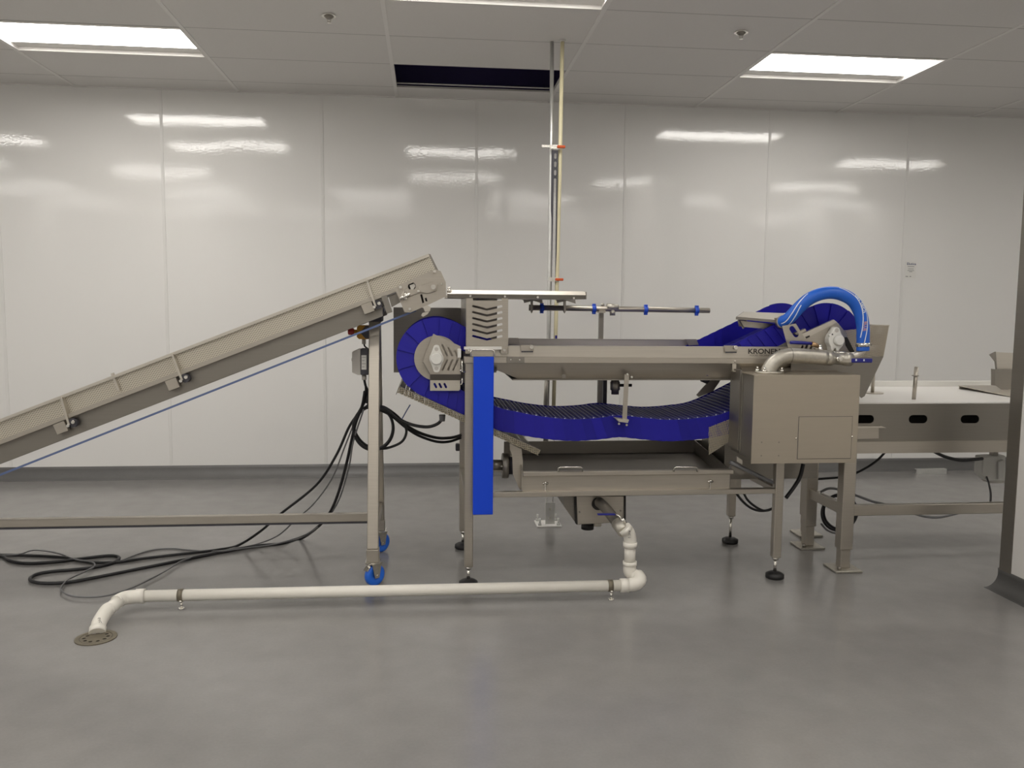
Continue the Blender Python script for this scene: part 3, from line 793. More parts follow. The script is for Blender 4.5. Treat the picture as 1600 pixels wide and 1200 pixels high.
# spray bar behind
Ys = 4.70
sb = thing('spray_bar', W(830, 480, Ys), parent=bw)
B().cyl(W(826.5, 480.6, Ys), W(1108.5, 485.2, Ys), .0155, 18).done('bar_tube', 'steel', sb)
B().cyl(W(820.5+6, 480.6, Ys), W(833, 480.8, Ys), .0175, 18).done('end_cap', 'steel_dk', sb)
for x in (846.5, 928, 1009, 1088.5):
    y = 480.9 + (x-826)*.0163
    cl = thing('nozzle_clip', W(x, y, Ys), parent=bw)
    c = W(x, y, Ys)
    B().tube([c+Vector((-.011, 0, 0)), c+Vector((-.009, 0, 0)), c+Vector((.009, 0, 0)), c+Vector((.011, 0, 0))], .02, 16, radii=[.019, .022, .022, .019]).done('collar', 'clip', cl)
    B().box(c.x-.009, c.x+.009, c.y-.012, c.y+.012, c.z+.018, c.z+.029).done('collar_lug', 'clip', cl, bevel=.002)
    B().cyl(c+Vector((0, 0, -.030)), c+Vector((0, 0, -.018)), .011, 10).done('nozzle', 'clip', cl)
for xs in (831, 882.5):
    g = thing('bar_hanger', W(xs, 470, Ys-.03), parent=bw)
    B().ppoly([(xs-20, 465.5), (xs+16, 465.5), (xs+17, 474.5), (xs+3, 470), (xs-12, 473.5), (xs-13, 469.5)], Ys-.035, Ys-.03).done('hanger_plate', 'steel_dk', g)  # dark steel paints the shadow under the tray onto the hanger
    B().ppoly([(xs-1.5, 468), (xs+2, 468), (xs+1.5, 487), (xs, 489.5), (xs-1.5, 487)], Ys-.045, Ys-.022).done('hook', 'steel_dk', g)
B().pbox(935.2, 489, 942, 640, YR-.005, YR+.018).done('bar_post', 'steel_dk', sb)
B().pbox(942.5, 570, 948.5, 640, YR+.022, YR+.045).done('rear_strut', 'dslat', bw)
b = B(); c = W(948, 479, Ys); c2 = W(966, 481, Ys)
b.cyl(c, c2, .019, 14); b.cyl(W(957, 484, Ys), W(957, 493, Ys), .016, 10); b.ico(W(941.5, 476, Ys), .012, 1)
b.done('bar_coupling', 'cast', sb)
B().ppoly([(936, 485.5), (946, 485.5), (946, 489), (936, 489)], Ys-.025, Ys+.05).done('bar_clamp', 'steel', sb)
# hanging support and valve under the trough
B().ppoly([(976, 585), (983, 585), (979.5, 655), (972.5, 655)], 4.092, 4.098).done('belt_hanger', 'steel', bw)
B().ppoly([(962, 653.5), (983, 656), (981, 661), (975, 660), (967, 659)], 4.075, 4.135).done('belt_shoe', 'steel_lt', bw)
for x, y in ((980, 585), (987, 589), (967, 662), (979, 664)):
    c = W(x, y, 4.085); B().cyl(c+Vector((0, -.004, 0)), c+Vector((0, .01, 0)), .006, 8).done('bolt', 'pol', bw)
dv = thing('drain_valve', W(961, 600, 4.3), parent=bw)
B().tube([W(961, 592, 4.3), W(961, 596, 4.3), W(961, 597, 4.3), W(961, 609, 4.3), W(961, 610, 4.3), W(961, 616, 4.3)], .02, 16, radii=[.022, .022, .026, .026, .020, .020]).done('valve_body', 'steel_dk', dv)
B().cyl(W(968, 602, 4.3), W(987, 602, 4.3), .008, 10).done('valve_handle', 'black', dv)
B().ppoly([(1109, 594), (1126, 594), (1114, 611.5), (1111, 612.5), (1092, 620.5), (1088, 617)], 4.40, 4.404).done('guide_plate', 'steel', bw)
B().ppoly([(1095, 593.5), (1110, 593.5), (1105, 600), (1098, 597)], 4.38, 4.41).done('guide_bracket', 'dslat', bw)
# perforated drip tray under the left drum
dt = thing('drip_tray', W(730, 655, 4.4), parent=bw)
B().ppoly([(624.5, 604), (845, 703.5), (840.5, 711.5), (619.5, 613)], 4.095, 4.098).done('front_lip', 'perf', dt)
q = [W(624.5, 604, 4.098), W(845, 703.5, 4.098)]
s_ = Vector((0, .60, 0)); lo = Vector((-.012, 0, -.024))
B().quad(q[0]+lo, q[1]+lo, q[1]+lo+s_, q[0]+lo+s_, .003).done('tray_sheet', 'perf', dt)
B().quad(q[0]+s_+Vector((0, 0, .02)), q[1]+s_+Vector((0, 0, .02)), q[1]+s_+lo, q[0]+s_+lo, .003).done('rear_lip', 'perf', dt)
B().quad(q[0]+lo*1.6, q[0]+Vector((.0, 0, .0)), q[0]+s_+Vector((.02, 0, .028)), q[0]+s_+lo, .003).done('end_lip', 'steel_dk', dt)
B().bar(q[0]+Vector((0, .004, 0)), q[1]+Vector((0, .004, 0)), .014, .004).done('top_fold', 'steel_dk', dt)
c = W(691, 648, 4.3); b = B(); b.cyl(c+Vector((0, 0, -.034)), c+Vector((0, 0, 0)), .014, 12, .017); b.done('cable_gland', 'gcable', bw)
# catch pan
zpf, zpr = W(980, 734, 4.10).z, W(980, 688, 4.72).z
px0, px1 = W(817, 740, 4.10).x, W(1142, 740, 4.10).x
pan = thing('catch_pan', ((px0+px1)/2, 4.4, .478), parent=bw)
B().box(px0, px1, 4.115, 4.120, .478, zpf-.01).done('front_wall', 'steel', pan)
B().box(px0-.002, px1+.01, 4.082, 4.120, zpf-.026, zpf-.002).done('front_lip', 'steel', pan, bevel=.003)
B().box(px0-.04, px1+.05, 4.71, 4.716, .478, zpr).done('rear_wall', 'steel_dk', pan)
B().quad((px0, 4.12, .500), (px1, 4.12, .500), (px1+.02, 4.71, .56), (px0-.02, 4.71, .56), .004).done('pan_floor', 'steel_dk', pan)
zz = lambda y, Y=4.10: W(810, y, Y).z
B().prism([(4.10, zz(765)), (4.10, zz(741)), (4.10, zpf), (4.30, zpf+.07), (4.716, zpr), (4.716, .478)], px0-.006, px0-.001, 'x').done('left_wall', 'steel', pan)
B().prism([(4.12, .478), (4.12, zpf-.01), (4.716, zpr), (4.716, .478)], px1+.002, px1+.007, 'x').done('right_wall', 'steel_dk', pan)
B().ppoly([(796.5, 693), (815, 701.5), (817, 720), (817, 742), (820, 765), (812, 765), (801.5, 741), (800.5, 712), (797, 703)], 4.16, 4.165).done('end_flange', 'steel', pan)
for x0_, x1_ in ((872.5, 910), (1053, 1089.5)):
    Yh = 4.078
    B().tube([W(x0_, 737, Yh), W(x0_, 731.5, Yh), W(x0_+3, 730, Yh-.01), W(x1_-3, 730, Yh-.01), W(x1_, 731.5, Yh), W(x1_, 737, Yh)], .0045, 8).done('pan_handle', 'pol', pan)
for x, y in ((852, 755), (1109.5, 752)):
    c = W(x, y, 4.11); b = B(); b.bar(c+Vector((0, 0, -.05)), c+Vector((0, 0, .008)), .005, .005, up=(0, 1, 0)); b.cyl(c+Vector((-.014, -.004, 0)), c+Vector((.014, -.004, 0)), .006, 8); b.ico(c+Vector((0, -.008, .004)), .009, 1)
    b.done('clamp_screw', 'pol', pan)
of = thing('outlet_flange', W(790, 727, 4.3), parent=bw)
Yo = 4.28
b = B(); b.cyl(W(762, 726.5, Yo), W(786, 726.5, Yo), .028, 18); b.done('outlet_pipe', 'steel_dk', of)
b = B(); b.cyl(W(784.5, 727.5, Yo), W(794, 727.5, Yo), .066, 28); b.done('flange_disc', 'steel_dk', of, bevel=.002)
b = B(); b.cyl(W(794, 727.5, Yo), W(806, 727.5, Yo), .046, 24); b.done('neck', 'dslat', of)
c = W(784, 728.5, Yo-.07); B().ico(c, .008, 1).done('flange_bolt', 'pol', of)
# filter box and outlet below the frame
fb = thing('filter_box', W(935, 820, 4.25), parent=bw)
b = B(); b.ppoly([(900, 775), (977, 775), (977, 816), (902, 820)], 4.20, 4.45); b.done('box_body', 'steel', fb, bevel=.003)
b = B(); b.ppoly([(880, 775), (898, 775), (899.5, 816), (897, 814), (881, 791)], 4.22, 4.44); b.done('side_wedge', 'steel_dk', fb)
B().ppoly([(898.5, 775), (901, 775), (902.5, 820), (900, 819)], 4.19, 4.22).done('side_gasket', 'dark', fb)
B().ppoly([(975.5, 775), (978, 775), (978, 815), (975.5, 815)], 4.19, 4.22).done('side_gasket', 'dark', fb)
c = W(918, 820, 4.32); b = B(); b.cyl(c+Vector((0, 0, -.022)), c+Vector((0, 0, .01)), .034, 20); b.done('bottom_cap', 'black', fb)
c = W(933, 818, 4.3); B().box(c.x-.02, c.x+.02, 4.28, 4.32, c.z-.012, c.z+.01).done('bottom_plug', 'steel_lt', fb, bevel=.003)
for x, y in ((905.5, 800), (969.5, 798)):
    c = W(x, y, 4.2); B().cyl(c+Vector((0, -.004, 0)), c, .005, 8).done('bolt', 'steel_dk', fb)
c = W(934, 787, 4.2); B().cyl(c+Vector((0, -.012, 0)), c, .032, 20).done('port_collar', 'dark', fb)
c = W(938, 783, 4.2)
b = B(); b.tube(crom([W(937, 786, 4.22), W(938, 786, 4.15), W(948, 796, 4.07), W(969, 823, 3.94)], 5), .027, 16); b.done('outlet_pipe', 'steel_dk', fb)
b = B(); b.cyl(W(964, 817, 3.965), W(975, 831, 3.90), .031, 16); b.done('pipe_union', 'cast', fb)
B().bar(W(933.5, 803.5, 3.96), W(961, 803.5, 3.96), .018, .008).done('valve_lever', 'lever', fb, bevel=.002)
b = B(); b.tube([W(961, 803, 3.96), W(967, 806, 3.95), W(973, 814, 3.94)], .004, 8); b.cyl(W(972, 810, 3.93), W(977, 818, 3.93), .010, 10); b.done('lever_stem', 'pol', fb)

# pump box on the right front
Yb0, Yb1 = 3.85, 4.13
bx0, bx1 = 1.560, 2.095
zb_, zt_ = .657, 1.088
pb = thing('pump_box', ((bx0+bx1)/2, 4.0, zb_), parent=bw)
B().box(bx0, bx1, Yb0, Yb0+.004, zb_, zt_).done('front_plate', 'box', pb)
B().box(bx0+.002, bx0+.006, Yb0+.004, Yb1, zb_+.02, zt_-.004).done('left_plate', 'steel_dk', pb)
B().box(bx1-.006, bx1-.002, Yb0+.004, Yb1, zb_+.02, zt_-.004).done('right_plate', 'steel', pb)
B().box(bx0, bx1, Yb0+.004, Yb1-.06, zt_-.003, zt_).done('top_plate', 'box', pb)
B().prism([(Yb1-.06, zt_), (Yb1-.06, zt_-.003), (Yb1, zt_+.028), (Yb1, zt_+.031)], bx0+.03, bx1, 'x').done('top_flange', 'box', pb)
B().box(bx0-.004, bx0, Yb0+.14, Yb0+.144, zb_+.03, zt_-.01).done('side_seam', 'pol', pb)
B().box(bx0-.012, bx0-.001, Yb1-.13, Yb1, zb_+.04, zt_+.012).done('side_channel', 'steel_dk', pb)
B().box(bx0+.01, bx1-.01, Yb1-.004, Yb1, zb_+.02, zt_).done('back_plate', 'steel_dk', pb)
q0, q1 = W(1248.5, 651.5, Yb0), W(1328.5, 716, Yb0)
ht = B().box(q0.x, q1.x, Yb0-.003, Yb0-.0002, q1.z, q0.z).done('hatch', 'box', pb, bevel=.001)
fr_ = B(); e = .0022
for a in ((q0.x-e, q0.x, q1.z-e, q0.z+e), (q1.x, q1.x+e, q1.z-e, q0.z+e), (q0.x, q1.x, q0.z, q0.z+e), (q0.x, q1.x, q1.z-e, q1.z)): fr_.box(a[0], a[1], Yb0-.0008, Yb0-.0001, a[2], a[3])
fr_.done('hatch_gap', 'dslat', pb)
for x, y in ((1243.5, 684.5), (1331, 682)):
    c = W(x, y, Yb0); B().ico(c+Vector((0, -.003, 0)), .0062, 1).done('hatch_screw', 'pol', pb)
for x, y in ((1190, 691), (1217, 691), (1189.5, 712), (1216.5, 712)):
    c = W(x, y, Yb0); B().cyl(c+Vector((0, -.0015, 0)), c, .0035, 8).done('rivet', 'steel_dk', pb)
c = W(1147, 568, 4.09)
b = B(); b.box(c.x-.010, c.x+.010, 4.085, 4.090, c.z-.035, c.z+.012); b.box(c.x-.014, c.x+.022, 4.06, 4.09, c.z-.04, c.z-.035); b.ico((c.x, 4.08, c.z+.012), .008, 1); b.done('hook_bracket', 'steel_lt', bw)
# elbow pipe, valves, hose
Ye = 3.97
el = thing('outlet_elbow', (1.66, Ye, zt_), parent=bw)
cx_ = W(1200, 586, Ye)
b = B(); b.cyl((cx_.x+.005, Ye, zt_), (cx_.x+.005, Ye, zt_+.010), .068, 28); b.done('pipe_flange', 'cast', el)
for k, (dx, dy) in enumerate(((-.052, .02), (-.040, -.040), (.052, -.030), (.03, .05))):
    b = B(); c = Vector((cx_.x+.005+dx, Ye+dy, zt_+.010)); b.cyl(c, c+Vector((0, 0, .008)), .012, 6); b.ico(c+Vector((0, 0, .015)), .008, 1); b.done('flange_nut', 'pol', el)
b = B(); b.tube(crom([(cx_.x, Ye, zt_+.005), W(1202, 577, Ye), W(1209, 566.5, Ye), W(1221, 558.5, Ye), W(1234, 555.5, Ye), W(1252, 556, Ye), W(1290, 558.8, Ye)], 5), .037, 24); b.done('elbow_tube', 'cast', el)
b = B(); b.tube([W(1234, 555.5, Ye), W(1235, 555.5, Ye)], .0385, 24); b.done('weld_seam', 'steel_dk', el)
b = B(); b.tube([W(1289.5, 559, Ye), W(1291, 559, Ye), W(1300, 559.5, Ye), W(1301, 559.5, Ye), W(1318, 561, Ye), W(1319, 561, Ye), W(1330, 561.5, Ye)], .03, 8, radii=[.036, .038, .038, .030, .030, .034, .034]); b.done('ball_valve', 'cast', el)
c = W(1310, 561, Ye-.03); b = B(); b.cyl(c+Vector((0, -.02, 0)), c+Vector((0, .02, 0)), .014, 10); b.cyl(c+Vector((0, -.028, 0)), c+Vector((0, -.02, 0)), .008, 6); b.done('valve_stem', 'pol', el)
B().bar(W(1312, 563, Ye-.055), W(1331, 563.5, Ye-.055), .004, .016).done('lever_arm', 'steel', el)
lv = B().bar(W(1330, 563.3, Ye-.055), W(1363, 563.5, Ye-.055), .012, .021).done('valve_lever', 'lever', el, bevel=.004)
B().bar(W(1336.5, 562.5, Ye-.0622), W(1339, 562.5, Ye-.0622), .001, .010).done('lever_mark', 'inkw', el)
B().bar(W(1349, 562.8, Ye-.0622), W(1351, 562.8, Ye-.0622), .001, .009).done('lever_mark', 'inkw', el)
b = B(); b.tube(crom([W(1322, 556, Ye+.02), W(1334, 556, Ye+.02), W(1343, 552, Ye+.02), W(1348, 545, Ye+.02), W(1348.2, 538, Ye+.02)], 5), .019, 16); b.done('hose_elbow', 'steel_lt', el)
b = B(); b.tube([W(1296, 551, Ye+.03), W(1318, 551.5, Ye+.03), W(1332, 553, Ye+.03)], .008, 10); b.done('small_pipe', 'pol', el)
B().cyl(W(1235, 535, Ye+.03), W(1268, 536.5, Ye+.03), .0085, 10).done('upper_lever', 'lever', el)
b = B(); b.cyl(W(1268, 537, Ye+.03), W(1277, 540, Ye+.03), .012, 8); b.done('lever_fitting', 'brass', el)
b = B(); b.ico(W(1281, 541, Ye+.03), .012, 1); b.cyl(W(1280, 541, Ye+.03), W(1284, 552, Ye+.03), .011, 10); b.done('lever_nut', 'pol', el)
# hose
hp = [(1348.2, 548, 3.985), (1348.6, 530, 3.985), (1348, 508, 3.985), (1343.5, 488, 3.99), (1333, 470.5, 3.995), (1316, 460.5, 4.0), (1298, 457.2, 4.01), (1280, 460, 4.02), (1263, 468, 4.03), (1249, 480, 4.045), (1238, 492, 4.06), (1229.5, 500, 4.08), (1222, 503, 4.11)]
hpts = crom([W(*p) for p in hp], 8)
HR = .0315
hs_ = B().tube(hpts, HR, 24).done('water_hose', 'hose', bw, label='thick bright blue hose arching over the right drum')
b = B(); b.tube([W(1348.4, 541.5, 3.985), W(1348.5, 535.5, 3.985)], HR+.0025, 24); b.done('hose_clamp', 'pol', hs_)
c = W(1358.6, 538.5, 3.975); B().cyl(c+Vector((-.004, 0, 0)), c+Vector((.010, 0, 0)), .006, 8).done('clamp_screw', 'steel_dk', hs_)
b = B(); b.tube([W(1224, 502.5, 4.10), W(1220, 503.5, 4.125)], HR+.002, 20); b.done('hose_ferrule', 'steel', hs_)
# printed band on the hose: wraps the surface along its length
def hose_frames():
    out = []; L = 0
    for i, p in enumerate(hpts):
        t = (hpts[min(i+1, len(hpts)-1)] - hpts[max(i-1, 0)]).normalized()
        front = Vector((0, -1, 0)); front = (front - t*front.dot(t)).normalized()
        side = t.cross(front)
        if i: L += (p-hpts[i-1]).length
        out.append((L, p, t, front, side))
    return out
HF = hose_frames()
def hose_pt(s, ang, r):
    for (L0, p0, t0, f0, s0), (L1, p1, t1, f1, s1) in zip(HF, HF[1:]):
        if L1 >= s:
            k = (s-L0)/max(1e-9, L1-L0)
            p = p0.lerp(p1, k); f = f0.lerp(f1, k).normalized(); sd = s0.lerp(s1, k).normalized()
            return p + r*(math.cos(ang)*f + math.sin(ang)*sd)
    L, p, t, f, sd = HF[-1]
    return p + r*(math.cos(ang)*f + math.sin(ang)*sd)
HL = HF[-1][0]
# sign so that positive angle faces the outside of the arch near its crown
_m = HF[len(HF)//2]
osgn = 1 if _m[4].z > 0 else -1
def band(a0f, s0, s1, w=.0022, n=50):
    b = B(); rows = []
    for i in range(n+1):
        s = s0+(s1-s0)*i/n; a = a0f(i/n)
        rows.append([b.bm.verts.new(hose_pt(s, a+d*w/HR, HR+h)) for d, h in ((-1, -.001), (-1, .0007), (1, .0007), (1, -.001))])
    for r0, r1 in zip(rows, rows[1:]):
        for k in range(3): b.face([r0[k], r0[k+1], r1[k+1], r1[k]])
    return b
hang = lambda s, c: osgn*(c + 1.9*(s/HL-.08)/.42)
def hband(c, s0, s1, w, nm, mt): band(lambda f: hang(s0+(s1-s0)*f, c), s0, s1, w).done(nm, mt, hs_)
hband(-.98, HL*.10, HL*.52, .0022, 'print_stripe', 'inkw')
hband(-.22, HL*.06, HL*.46, .0022, 'print_stripe', 'inkw')
band(lambda f: osgn*(1.2-1.0*f), HL*.72, HL*.97).done('print_stripe', 'inkw', hs_)
band(lambda f: osgn*(.35-1.0*f), HL*.80, HL*.97).done('print_stripe', 'inkw', hs_)
def hose_text(body, s_start, size, mat, dirn=-1):
    me = text_mesh(body, size, .0006)
    for v in me.vertices:
        s = s_start + dirn*v.co.x
        a = hang(s, -.60) + osgn*(v.co.y-size*.33)/HR
        v.co = hose_pt(s, a, HR+.0012)
    b = B(); b.bm.from_mesh(me); bpy.data.meshes.remove(me)
    return b.done('hose_print', mat, hs_)
hose_text('un tech', HL*.41, .030, 'inkw')
hose_text('BLUE', HL*.215, .020, 'inkr')
# right drum cover, bracket and bearing
Yq = 4.07
rc = B().ppoly([(1303, 499.5), (1310, 505.5), (1321, 519), (1338, 556), (1338, 562), (1245, 562), (1226, 552), (1250, 528)], Yq, Yq+.005,
   holes=[slot((1254, 541), (1252.5, 545), 1.6), slot((1261, 540), (1258.5, 545.5), 1.7), slot((1268, 541.5), (1266, 546), 1.7), slot((1272.5, 546), (1272.3, 546.6), 1.7)]).done('right_drum_cover', 'steel', bw)
B().ppoly([(1236, 561), (1338, 562), (1340, 584), (1236, 584)], Yq+.012, Yq+.016).done('lower_cover', 'steel_dk', rc)  # dark plate added to paint the shadow above the box top
B().ppoly([(1252, 522.5), (1303, 499.5), (1308, 503.5), (1262, 527.5), (1255, 531)], Yq-.02, Yq).done('cover_flange', 'steel_lt', rc)
B().ppoly([(1241, 521), (1258, 513.5), (1260, 517), (1246, 524)], Yq+.005, Yq+.03).done('cover_tab', 'steel', rc)
B().ppoly([(1258.5, 526.5), (1265, 524), (1265.5, 526.5), (1260, 529)], Yq-.023, Yq-.019).done('cover_slot_shade', 'dark', rc)  # dark patch on the flange, painting a slot in shade
B().ppoly([(1222, 509.5), (1243.5, 505.5), (1258, 529), (1232, 545)], Yq-.03, Yq-.026, holes=[slot((1237.5, 513.5), (1244, 523), 4.2)]).done('slotted_bracket', 'steel', bw)
B().ppoly([(1320, 527), (1324, 527), (1337, 553), (1329, 551), (1322, 540)], Yq-.004, Yq-.0005).done('opening_shade', 'dark', rc)  # dark patch on the cover, painting the shade of an opening
Yr = 4.02
rb = thing('pillow_bearing', W(1307, 530, Yr), parent=bw)
pts = [(1302.5, 515.5), (1304.5, 511.8), (1308, 511), (1311.5, 512.5), (1313, 516.5), (1314.5, 521), (1318, 526), (1319.5, 532), (1318.5, 538), (1315, 543), (1312, 546), (1311, 549), (1308, 549), (1307, 544), (1303.5, 545), (1302.5, 549), (1299.5, 549), (1298.5, 542), (1295.5, 536), (1295.3, 530), (1297, 524.5), (1300, 520)]
B().ppoly(pts, Yr, Yr+.05).done('bearing_body', 'plaswhite', rb, bevel=.004)
c = W(1310, 532, Yr); B().tube([c+Vector((0, -.020, 0)), c+Vector((0, -.015, 0)), c+Vector((0, 0, 0))], .03, 24, radii=[.020, .025, .028]).done('cap', 'plaswhite', rb)
c = W(1307.5, 516, Yr); B().cyl(c+Vector((0, -.002, 0)), c+Vector((0, .002, 0)), .0105, 14).done('bolt_recess', 'gbox', rb)
c = W(1300.5, 522.5, Yr); B().cyl(c+Vector((0, -.002, 0)), c+Vector((0, .002, 0)), .004, 8).done('grease_hole', 'dslat', rb)
c = W(1295, 524, Yr+.01); B().ico(c, .006, 1).done('grease_nipple', 'plaswhite', rb)
# hood over the rising belt
hd = thing('belt_hood', W(1180, 505, 4.4), parent=bw)
A_, B_, C_, D_ = W(1150, 495, 4.12), W(1216, 500.5, 4.12), W(1234, 489.5, 4.52), W(1161.5, 487, 4.52)
B().quad(A_, B_, C_, D_, .003).done('top_sheet', 'steel', hd)
B().bar(A_+Vector((0, 0, -.006)), B_+Vector((0, 0, -.006)), .004, .014).done('front_lip', 'steel_dk', hd)
B().quad(A_+Vector((.03, .06, -.018)), B_+Vector((0, .06, -.02)), B_+Vector((0, .06, -.05)), A_+Vector((.04, .06, -.05)), .003).done('inner_sheet', 'steel', hd)
E_ = W(1160.5, 514, 4.12)
b = B(); b.quad(A_, D_, D_+Vector((.03, 0, -.075)), E_, .003); b.done('left_end', 'steel_dk', hd)
B().ppoly([(1213.5, 497), (1222, 494), (1223, 511), (1215, 507)], 4.10, 4.13).done('hose_port', 'steel', hd)
b = B(); c = W(1227, 493, 4.3); b.cyl(c, c+Vector((0, 0, .012)), .008, 6); b.done('hood_nut', 'pol', hd)
# discharge chute on the right
dcw = thing('discharge_chute', W(1365, 560, 4.4), parent=bw)
B().ppoly([(1300, 518), (1340, 514), (1346, 508.5), (1389.5, 508.5), (1380.5, 557), (1300, 559)], 4.112, 4.115).done('perforated_side', 'perfv', dcw)
B().ppoly([(1300, 559), (1380.5, 557), (1351, 619), (1346, 622), (1315, 590)], 4.112, 4.115).done('lower_side', 'steel_dk', dcw)
e0, e1, e2 = W(1389.5, 508.5, 4.14), W(1380.5, 557, 4.14), W(1349, 620, 4.14)
s_ = Vector((0, .58, 0))
B().quad(e0, e1, e1+s_, e0+s_, .004).done('end_sheet', 'perfv', dcw)
B().quad(e1, e2, e2+s_, e1+s_, .004).done('lower_sheet', 'steel_dk', dcw)
f0 = W(1300, 509, 4.14); f1 = W(1300, 559, 4.14)
B().quad(f0+s_, e0+s_, e1+s_, f1+s_, .004).done('far_side', 'perfv', dcw)
B().bar(e0+Vector((-.1, 0, 0)), e0, .006, .006).done('top_fold', 'steel_lt', dcw)
# perforated plate and hydraulic strut low on the right
B().ppoly([(1107.5, 668), (1140, 655), (1140, 690), (1107.5, 711)], 4.13, 4.134).done('splash_plate', 'perfv', bw)
lt_ = thing('lower_housing', (1.75, 4.45, .48), parent=bw)
B().box(1.60, 2.13, 4.32, 4.70, .48, .74).done('housing_body', 'steel_dk', lt_)
b = B(); b.tube([W(1141, 722, 4.12), W(1205, 753, 4.12), W(1210, 754, 4.12), W(1212, 750, 4.12), W(1212, 722, 4.12)], .010, 10); b.done('drain_hose', 'gcable', lt_)
B().bar(W(1141, 730, 4.14), W(1160, 739, 4.14), .03, .022).done('slide_rail', 'steel_dk', lt_)
B().ppoly([(1151, 713), (1160, 719), (1160, 726), (1151, 721)], 4.09, 4.10).done('tag_plate', 'steel_lt', lt_)
B().ppoly([(1135, 743), (1150, 737), (1158, 739), (1158, 765), (1135, 765)], 4.70, 4.76).done('leg_socket', 'steel', bw)

# ------------------------------------------------------------------ transfer table (right)
Yt0, Yt1 = 4.18, 5.02
tb = thing('transfer_table', (2.8, 4.5, 0), 'low steel transfer table with white top and slotted side, right of the washer', 'table')
ztt = .911
xe = 3.9
x0t = W(1320, 650, Yt0).x
zl = W(1450, 707, Yt0).z; zm = W(1450, 689, Yt0).z
hs = [slot(pp([(x-8.5, 655)], Yt0)[0], pp([(x+8.5, 655)], Yt0)[0], .0225) for x in (1351, 1434.5, 1515.5)]
B().prism([(x0t, zm), (xe, zm), (xe, ztt-.004), (x0t, ztt-.004)], Yt0, Yt0+.004, holes=hs).done('side_panel', 'steel_dk', tb)
B().box(x0t, xe, Yt0-.012, Yt0+.004, zl, zm).done('lower_flange', 'steel', tb)
B().box(x0t, xe, Yt0-.006, Yt1, ztt-.004, ztt+.006).done('table_top', 'white', tb, bevel=.002)
B().box(x0t, xe, Yt1, Yt1+.012, ztt-.03, ztt+.042).done('rear_upstand', 'plaswhite', tb, bevel=.003)
B().box(x0t, xe, Yt0+.12, Yt0+.124, zl, ztt-.01).done('slot_shade_sheet', 'dark', tb)  # black sheet put in as the shade behind the side slots
B().box(x0t, xe, Yt1-.02, Yt1-.016, zl, ztt-.01).done('far_panel', 'steel_dk', tb)
B().ppoly([(1340, 666), (1378, 666), (1385, 668.5), (1340, 669)], Yt0-.03, Yt0).done('ledge', 'steel_lt', tb)
B().ppoly([(1340, 669), (1373, 669), (1373, 685), (1340, 686)], Yt0-.012, Yt0).done('ledge_block', 'steel', tb)
for x in (1376, 1384): c = W(x, 611, Yt1-.002); B().cyl(c+Vector((0, -.004, 0)), c, .008, 10).done('upstand_bolt', 'dslat', tb)
c = W(1392, 613, Yt1-.002); B().cyl(c+Vector((-.02, -.004, 0)), c+Vector((.02, -.004, 0)), .004, 8).done('upstand_slot', 'dslat', tb)
def tleg(x, y, zt, zs, s=.034):
    l = thing('leg', (x, y, 0), parent=tb)
    B().box(x-s, x+s, y-s, y+s, zs, zt).done('outer_tube', 'steel', l, bevel=.003)
    B().box(x-s+.007, x+s-.007, y-s+.007, y+s-.007, .012, zs).done('inner_tube', 'steel', l, bevel=.003)
    B().box(x-.075, x+.075, y-.075, y+.075, 0, .012).done('base_plate', 'cast', l, bevel=.003)
    for dx, dy in ((-.045, -.05), (.05, .045)):
        B().cyl((x+dx, y+dy, .012), (x+dx, y+dy, .030), .010, 6).done('anchor_bolt', 'steel_dk', l)
tleg(2.245, 4.215, zl+.02, .115); tleg(2.245, 4.64, zl+.02, .13); tleg(2.36, 4.90, zl+.02, .12)
tleg(3.45, 4.215, zl+.02, .115)
zr0, zr1 = W(1450, 804, 4.2).z, W(1450, 788, 4.2).z
B().box(2.27, 3.45, 4.195, 4.235, zr0, zr1).done('front_stretcher', 'steel', tb, bevel=.003)
B().box(2.227, 2.263, 4.24, 4.62, zr0, zr1).done('side_stretcher', 'steel', tb, bevel=.003)
c = W(1428, 628, 4.30)
rd = thing('guide_rod', (c.x, 4.30, ztt), parent=tb)
B().cyl((c.x-.002, 4.30, ztt), (c.x+.004, 4.30, W(1430, 573, 4.3).z), .0105, 14).done('rod', 'steel', rd)
zk = W(1430, 587.5, 4.3).z; B().cyl((c.x, 4.30, zk), (c.x, 4.30, zk+.004), .018, 14).done('collar', 'steel_dk', rd)
c = W(1363, 617, 4.62)
rd = thing('guide_rod', (c.x, 4.62, ztt), parent=tb)
B().cyl((c.x, 4.62, ztt), (c.x, 4.62, ztt+.20), .010, 14).done('rod', 'steel', rd)
B().cyl((c.x, 4.62, ztt+.006), (c.x, 4.62, ztt+.012), .06, 20).done('rod_base', 'steel_lt', rd)
# loose lid and hopper resting on the table
cs_ = B(); cs_.quad((3.286, 4.86, .940), (3.288, 4.36, .924), (3.78, 4.36, .924), (3.78, 4.86, .940), .005)
cs_.box(3.29, 3.78, 4.852, 4.858, .9172, .938)
cs_.done('cover_sheet', 'steel_lt', label='pale sheet metal cover lying on the far right of the white table', cat='cover')
hpz = thing('sheet_hopper', W(1570, 608, 4.55), 'small folded steel hopper standing on the table beside the partition', 'hopper')
b = B(); b.ppoly([(1556, 577), (1616, 578), (1616, 604), (1566, 609.5), (1556, 602.5)], 4.66, 4.664); b.done('front_sheet', 'steel_dk', hpz)
a, b2, c2, d2 = W(1556, 577, 4.66), W(1556, 602.5, 4.66), W(1556, 602.5, 4.66)+Vector((0, .04, 0)), W(1556, 577, 4.66)+Vector((0, .04, 0))
B().quad(a, b2, c2, d2, .003).done('side_sheet', 'steel_dk', hpz)
